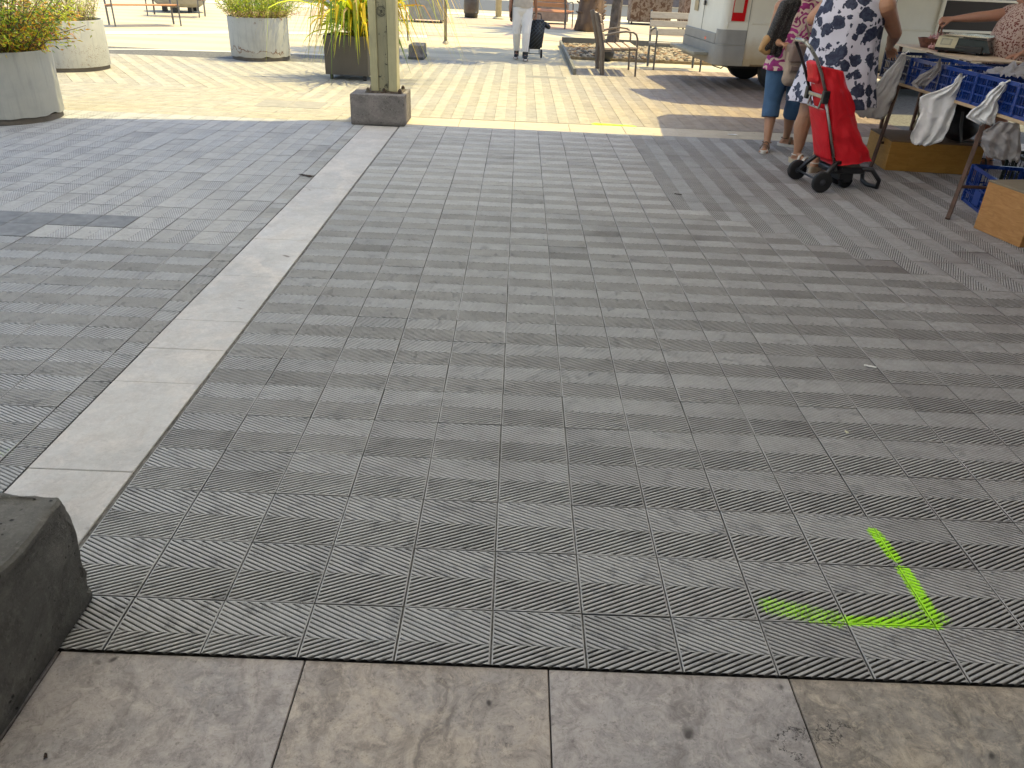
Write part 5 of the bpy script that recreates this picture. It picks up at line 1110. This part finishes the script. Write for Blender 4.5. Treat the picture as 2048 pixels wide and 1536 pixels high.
# her black bag with tan end
t = empty('handbag', (2.50, 6.93, .95), R(12), 'black woven handbag with tan leather end hanging from the arm of the woman in jeans', 'handbag')
mb = MB(); mb.add([], []); 
for (a, b) in (((-.085, 0, .02), (.03, 0, .40)), ((.055, 0, -.02), (.15, 0, .42)), ((-.02, 0, .0), (.09, 0, .42)), ((-.03, 0, .1), (.12, 0, .2))): mb.cap(a, .045, b, .052)
mw = NT('black_woven'); vv = mw.voro(90); mw.bump(vv, .6, .004); mw = mw.fin(mw.mix(mw.mr(vv, .2, .5), (.09, .085, .08), (.012, .011, .012)), .6)
o = mb.obj('bag_body', mw, t); melt(o, .012, 3)
mb = MB(); mb.cap((-.13, .0, .015), .030, (-.085, 0, .10), .046); mb.cap((-.13, .0, .015), .030, (-.07, 0, .0), .044); o = mb.obj('leather_end', plain('tan_leather', (.42, .24, .09), .5), t); melt(o, .010, 3)
mb = MB(); mb.tube([(.08, 0, .44), (.05, .02, .55), (.12, .03, .60), (.17, .02, .54), (.14, 0, .44)], .010, 8); mb.obj('strap', M_SAND, t)
# walking stick
t = empty('walking_stick', (2.93, 8.05, 0), 0, 'thin dark walking stick standing behind the woman in jeans', 'stick'); mb = MB(); mb.tube([(-.05, -.1, 0), (.06, .1, .80)], .011, 8); mb.obj('shaft', M_TRESTLE, t); mb = MB(); mb.tube([(.06, .1, .79), (.065, .11, .84), (.05, .1, .87), (-.02, .07, .875), (-.05, .05, .85)], .014, 8); mb.obj('grip', M_BLACKP, t)

# ---- woman in the floral dress, resting a hand on the first crate
ca = math.cos(R(35)); 
def toloc(o, p): return o.matrix_world.inverted() @ Vector(p)
W2 = Matrix.Translation((2.93, 6.32, 0)) @ Matrix.Rotation(R(-38), 4, 'Z'); Wi = W2.inverted()
def L2(x, y, z): return tuple(Wi @ Vector((x, y, z)))
def D2(x, y, z): return tuple(Wi.to_3x3() @ Vector((x, y, z)))
w2, P, Mh, hc = figure('person', (2.93, 6.32, 0), R(-38), 'woman in white and navy floral dress leaning a hand on the first crate', SK2,
    ((L2(2.74, 6.36, .10), D2(.35, -.5, 0), L2(2.74, 6.33, .46)), (L2(2.80, 6.02, .12), D2(.6, .8, 0), L2(2.93, 6.12, .46))), .86, 1.66, 1.36,
    (((.29, .03, 1.40), L2(3.37, 6.30, 1.19), L2(3.49, 6.62, 1.045), D2(.5, .6, -.45), D2(.35, -.1, -1), .55, -1), ((-.20, .02, 1.37), L2(2.68, 6.50, 1.27), L2(2.86, 6.78, 1.42), D2(.3, .6, .6), D2(0, 0, -1), .8, 1)))
hair(w2, Mh, (.16, .12, .08), .05)
def pattern_floral():
    m = NT('navy_floral_print'); P = m.coord(); q = m.vm('ADD', P, m.vm('MULTIPLY', m.noise(11, 3, .6, 0, None, True), (.085, .085, .085)))
    a = m.voro(8.2, 'F1', q, rnd=.85); f = m.mr(m.ma('ADD', a, m.ma('MULTIPLY', m.noise(26, 3, .6), .28)), .645, .66, 1, 0)
    b = m.voro(22, 'F1', m.vm('MULTIPLY', q, (1, 1, .55))); g = m.ma('MULTIPLY', m.mr(b, .24, .26, 1, 0), m.mr(m.noise(5, 2), .38, .42))
    f = m.ma('MAXIMUM', f, g); navy = m.mix(m.mr(m.noise(30, 3, .6), .42, .6), (.010, .014, .045), (.035, .045, .085)); c = m.mix(f, (.60, .58, .66), navy)
    m.bump(m.noise(5, 4, .6, .6, None, False, (1, 1, .35)), .5, .03); return m.fin(c, .7)
loft(w2, 'dress', pattern_floral(), [(1.50, 0, 0, .11, .10), (1.45, 0, 0, .25, .16), (1.30, 0, .02, .30, .235), (1.12, 0, .03, .305, .255), (.98, 0, .02, .315, .27), (.86, 0, 0, .335, .28), (.74, 0, -.01, .36, .285), (.62, 0, -.02, .385, .30), (.57, 0, -.02, .39, .305)], folds=9, famp=.075, seed=8)
M_STRAP = plain('cream_strap', (.55, .50, .44), .5); M_WEDGE = plain('beige_wedge', (.42, .34, .24), .7)
v1 = D2(.35, -.5, 0); v2 = D2(.6, .8, 0); p1 = L2(2.74, 6.36, 0); p2 = L2(2.80, 6.02, 0)
sandal(w2, p1, v1, M_STRAP, M_WEDGE, .028, .02); sandal(w2, p2, v2, M_STRAP, M_WEDGE, .03, .03)
# beige bag on her left elbow
t = empty('shoulder_bag', (2.68, 6.68, .68), R(10), 'beige fabric bag with brown flap between the two women', 'handbag')
mb = MB(); mb.cap((-.06, 0, .05), .07, (.06, 0, .05), .07); mb.cap((-.065, 0, .3), .05, (.07, 0, .3), .05); mb.box((-.12, -.05, .03), (.12, .05, .32), bev=.03); o = mb.obj('bag_body', plain('beige_canvas', (.33, .25, .19), .8, bump=.4), t); melt(o, .011, 4)
mb = MB(); mb.box((-.118, -.075, .20), (.118, .07, .36), bev=.02); mb.box((-.10, -.082, .13), (.10, -.055, .17), bev=.004); o = mb.obj('flap', plain('taupe_leather', (.20, .135, .105), .55, bump=.4), t, True)
mb = MB(); mb.tube([(-.10, 0, .35), (-.04, 0, .46), (.0, 0, .54), (.05, 0, .46), (.10, 0, .35)], .016, 8, flat=.4); mb.obj('strap', plain('taupe_strap', (.26, .18, .14), .6), t)

# ---- seller behind the table
sv = Matrix.Translation((4.88, 6.95, 0)) @ Matrix.Rotation(R(75), 4, 'Z'); Si = sv.inverted()
def L3(x, y, z): return tuple(Si @ Vector((x, y, z)))
def D3(x, y, z): return tuple(Si.to_3x3() @ Vector((x, y, z)))
w3, P, Mh, hc = figure('person', (4.88, 6.95, 0), R(75), 'seller in spotted shirt and brown shorts behind the table, fist resting by the scale', SK4,
    ((L3(4.70, 6.52, .09), D3(-1, -.2, 0), L3(4.80, 6.72, .46)), (L3(4.80, 6.98, .09), D3(-1, .1, 0), L3(4.86, 7.04, .46))), .88, 1.68, 1.22,
    (((.22, .0, 1.38), L3(4.64, 7.22, 1.33), L3(4.37, 7.36, 1.285), D3(-1, .3, -.15), D3(.1, .5, -.8), 1.5, 1), ((-.22, .0, 1.38), L3(4.90, 6.60, 1.12), L3(4.68, 6.52, 1.05), D3(-1, .2, -.3), D3(0, 0, -1), .6, 1)))
hair(w3, Mh, (.12, .11, .10))
m = NT('spotted_shirt'); q = m.vm('ADD', m.coord(), m.vm('MULTIPLY', m.noise(30, 2, .5, 0, None, True), (.03, .03, .03))); f = m.mr(m.voro(52, 'F1', q), .40, .46); m.bump(m.noise(6, 4), .4, .02)
loft(w3, 'shirt', m.fin(m.mix(f, (.17, .045, .035), (.50, .36, .31)), .8), [(1.47, 0, 0, .10, .09), (1.43, 0, 0, .22, .14), (1.29, 0, .02, .28, .21), (1.10, 0, .03, .29, .25), (.95, 0, .02, .29, .25), (.82, 0, 0, .30, .24)], folds=6, famp=.04, seed=12)
for sa, sb in (((.21, 0, 1.385), L3(4.82, 7.19, 1.36)), ((-.21, 0, 1.385), L3(4.93, 6.70, 1.25))): mb = MB(); mb.cap(sa, .085, sb, .082); o = mb.obj('sleeve', m.m, w3); melt(o, .012, 2)
mb = MB(); mb.ell((0, 0, .87), (.23, .19, .16))
for kn, sx in ((L3(4.80, 6.72, .46), -1), (L3(4.86, 7.04, .46), 1)): hj = Vector((sx*.11, 0, .86)); kn = Vector(kn); mb.tube([hj, hj.lerp(kn, .5), hj.lerp(kn, .96)], [.15, .14, .13], 20)
o = mb.obj('shorts', plain('brown_cotton', (.085, .060, .045), .85, bump=.4), w3); melt(o, .011, 3)
sandal(w3, L3(4.70, 6.52, 0), D3(-1, -.2, 0), M_BLACKP, M_RUBBER); sandal(w3, L3(4.80, 6.98, 0), D3(-1, .1, 0), M_BLACKP, M_RUBBER)

# ---- woman in white trousers walking towards the camera with a trolley
w4, P, Mh, hc = figure('person', (.045, 14.8, 0), R(180), 'woman in white trousers and beige top walking with a black trolley', SK3,
    (((-.075, .18, .085), (-.12, 1, 0), (-.085, .16, .46)), ((.085, -.12, .10), (.1, 1, 0), (.095, .05, .46))), .86, 1.64, .92,
    (((.165, 0, 1.33), (.215, -.03, 1.07), (.235, .03, .83), (.05, .15, -1), (-1, 0, 0), .5, -1), ((-.165, 0, 1.33), (-.225, -.06, 1.07), (-.26, -.10, .80), (0, 0, -1), (1, 0, 0), 1.2, 1)))
hair(w4, Mh, (.03, .02, .015), .09)
M_WHT = plain('off_white_cotton', (.72, .69, .64), .85, var=.06, scale=5, bump=.5, bscale=12)
mb = MB(); mb.ell((0, 0, .86), (.178, .138, .155))
for sx, kn, an in ((-1, (-.085, .16, .46), (-.075, .18, .085)), (1, (.095, .05, .46), (.085, -.12, .10))):
    hj = Vector((sx*.088, 0, .84)); kn = Vector(kn); an = Vector(an); mb.tube([hj+Vector((0, 0, .05)), hj.lerp(kn, .4), hj.lerp(kn, .8), kn, kn.lerp(an, .4), kn.lerp(an, .86)], [.105, .10, .084, .076, .07, .056], 20)
o = mb.obj('trousers', M_WHT, w4); melt(o, .009, 3)
loft(w4, 'top', plain('beige_linen', (.48, .42, .34), .85, bump=.4), [(1.42, 0, 0, .09, .08), (1.38, 0, 0, .17, .11), (1.25, 0, 0, .195, .14), (1.05, 0, 0, .175, .135), (.95, 0, 0, .185, .145), (.90, 0, 0, .19, .148)], folds=5, famp=.03, seed=5)
for an, td, st_ in (((-.075, .18), (-.12, 1), 0), ((.085, -.12), (.1, 1), 0)):
    mb = MB(); td = Vector((*td, 0)).normalized(); a = Vector((an[0], an[1], 0)); mb.cap(a-td*.03+Vector((0, 0, .05)), .044, a+td*.13+Vector((0, 0, .042)), .036); mb.cap(a+Vector((0, 0, .11)), .048, a+Vector((0, 0, .05)), .046); o = mb.obj('shoe', plain('black_knit', (.02, .022, .024), .8), w4); melt(o, .009, 2)
    for v in o.data.vertices: v.co.z = max(v.co.z, .022)
    mb = MB(); n = 24; V = []
    for z in (0, .03):
        for i in range(n): q = 2*math.pi*i/n; V.append(a+td*(.05+.14*math.cos(q))+Vector((-td.y, td.x, 0))*.048*math.sin(q)+Vector((0, 0, z)))
    mb.add(V, [(i, (i+1) % n, n+(i+1) % n, n+i) for i in range(n)]+[tuple(range(n-1, -1, -1)), tuple(range(n, 2*n))]); mb.obj('sole', M_SOLE, w4)
t = empty('handbag', (-.155, 14.83, .62), R(8), 'slim black bag hanging at the side of the woman in white trousers', 'handbag'); mb = MB(); mb.cap((0, 0, .05), .035, (-.03, 0, .28), .04); mb.cap((.05, 0, .03), .03, (.03, 0, .28), .035); o = mb.obj('bag_body', M_BLACKP, t); melt(o, .012, 3); mb = MB(); mb.tube([(0, 0, .3), (.04, 0, .55), (.10, 0, .75)], .01, 6); mb.obj('strap', M_BLACKP, t)
# her trolley
t = empty('shopping_trolley', (.30, 15.05, 0), R(186), 'black trolley with fine diagonal pattern pulled by the woman in white trousers', 'trolley')
m = NT('dark_patterned_fabric'); x, y, z = m.sep(m.coord()); s1 = m.ma('ABSOLUTE', m.ma('SUBTRACT', m.ma('FRACT', m.ma('MULTIPLY', m.ma('ADD', x, z), 14)), .5)); s2 = m.ma('ABSOLUTE', m.ma('SUBTRACT', m.ma('FRACT', m.ma('MULTIPLY', m.ma('SUBTRACT', x, z), 14)), .5))
f = m.ma('MAXIMUM', m.mr(s1, .40, .44), m.ma('MULTIPLY', m.mr(s2, .40, .44), m.mr(z, .45, .5))); md = m.fin(m.mix(m.ma('MULTIPLY', f, .55), (.014, .015, .018), (.10, .14, .17)), .7)
mb = MB(); mb.add([(-.13, -.10, .17), (.13, -.10, .17), (.13, .16, .17), (-.13, .16, .17), (-.14-.05, -.14, .68), (.12-.05, -.14, .68), (.12-.05, .12, .68), (-.14-.05, .12, .68)], [(3, 2, 1, 0), (0, 1, 5, 4), (1, 2, 6, 5), (2, 3, 7, 6), (3, 0, 4, 7), (4, 5, 6, 7)])
bm = bmesh.new(); vs = [bm.verts.new(v) for v in mb.v]; [bm.faces.new([vs[i] for i in f_]) for f_ in mb.f]; bmesh.ops.bevel(bm, geom=bm.edges[:], offset=.03, segments=3, affect='EDGES'); bm.verts.index_update(); mb = MB(); mb.add([v.co[:] for v in bm.verts], [[v.index for v in f_.verts] for f_ in bm.faces]); bm.free(); mb.obj('bag', md, t, True)
mb = MB(); mb.tube([(-.10, -.12, .15), (-.13, -.16, .70), (-.12, -.17, .77), (.03, -.17, .78), (.05, -.16, .70), (.10, -.12, .15)], .012, 8); mb.obj('handle', M_BLACKP, t)
for sx in (-1, 1): M = Matrix.Translation((sx*.14, .02, .08)) @ Matrix.Rotation(R(90), 4, 'Y'); mb = MB(); mb.lathe([(.001, -.012), (.06, -.015), (.08, -.012), (.08, .012), (.06, .015), (.001, .012)], 24, M); mb.obj('wheel', M_RUBBER, t, True)
mb = MB(); mb.tube([(-.14, .02, .08), (.14, .02, .08)], .01, 6); mb.tube([(-.1, .02, .08), (-.1, 0, .18)], .01, 6); mb.tube([(.1, .02, .08), (.1, 0, .18)], .01, 6); mb.obj('axle', M_STEELG, t)
mb = MB(); mb.cap((-.20, -.05, .60), .05, (-.26, -.02, .56), .045); o = mb.obj('side_pouch', M_BLACKP, t); melt(o, .012, 2)

# ================================================================== LITTER
def scrap(loc, rz, w, l, label, mat, name='paper_scrap'):
    mb = MB(); mb.grid(lambda u, v: ((u-.5)*w*(1-.4*v), (v-.5)*l, .004+.010*abs(mnoise.noise(Vector((u*3, v*3, w*50))))), 6, 8); o = mb.obj(name, mat, None, True); o.location = loc; o.rotation_euler = (0, 0, rz); s_ = o.modifiers.new('s', 'SOLIDIFY'); s_.thickness = .001; tag(o, label, 'litter'); return o
M_PAP = plain('white_paper', (.75, .75, .72), .7); 
scrap((1.714, 1.90, .001), R(75), .016, .055, 'curled white scrap on the shade-tinted pavers right of centre', M_PAP); scrap((1.378, 1.29, .001), R(20), .012, .018, 'tiny cream crumb on the pavers above the green paint corner', plain('crumb', (.65, .62, .45), .8), 'crumb')
scrap((2.454, 7.72, .001), R(90), .06, .11, 'white paper scrap on the pale cross band near the women', M_PAP)
M_TWIG = plain('dark_twig', (.03, .02, .015), .9)
scrap((-1.70, 5.04, .0), R(60), .05, .14, 'dark curled leaf lying against the pale stone band', M_TWIG, 'dry_leaf'); scrap((1.35, 4.95, 0), R(80), .02, .06, 'small dark leaf on the pavers before the red trolley', M_TWIG, 'dry_leaf')
scrap((-.40, .02-.33, -.0085), R(30), .009, .013, 'small dark crumb on the big grey slab by the near plinth', plain('dark_brown_crumb', (.035, .022, .015), .9), 'crumb').location = (-.985, -.245, -.0085)
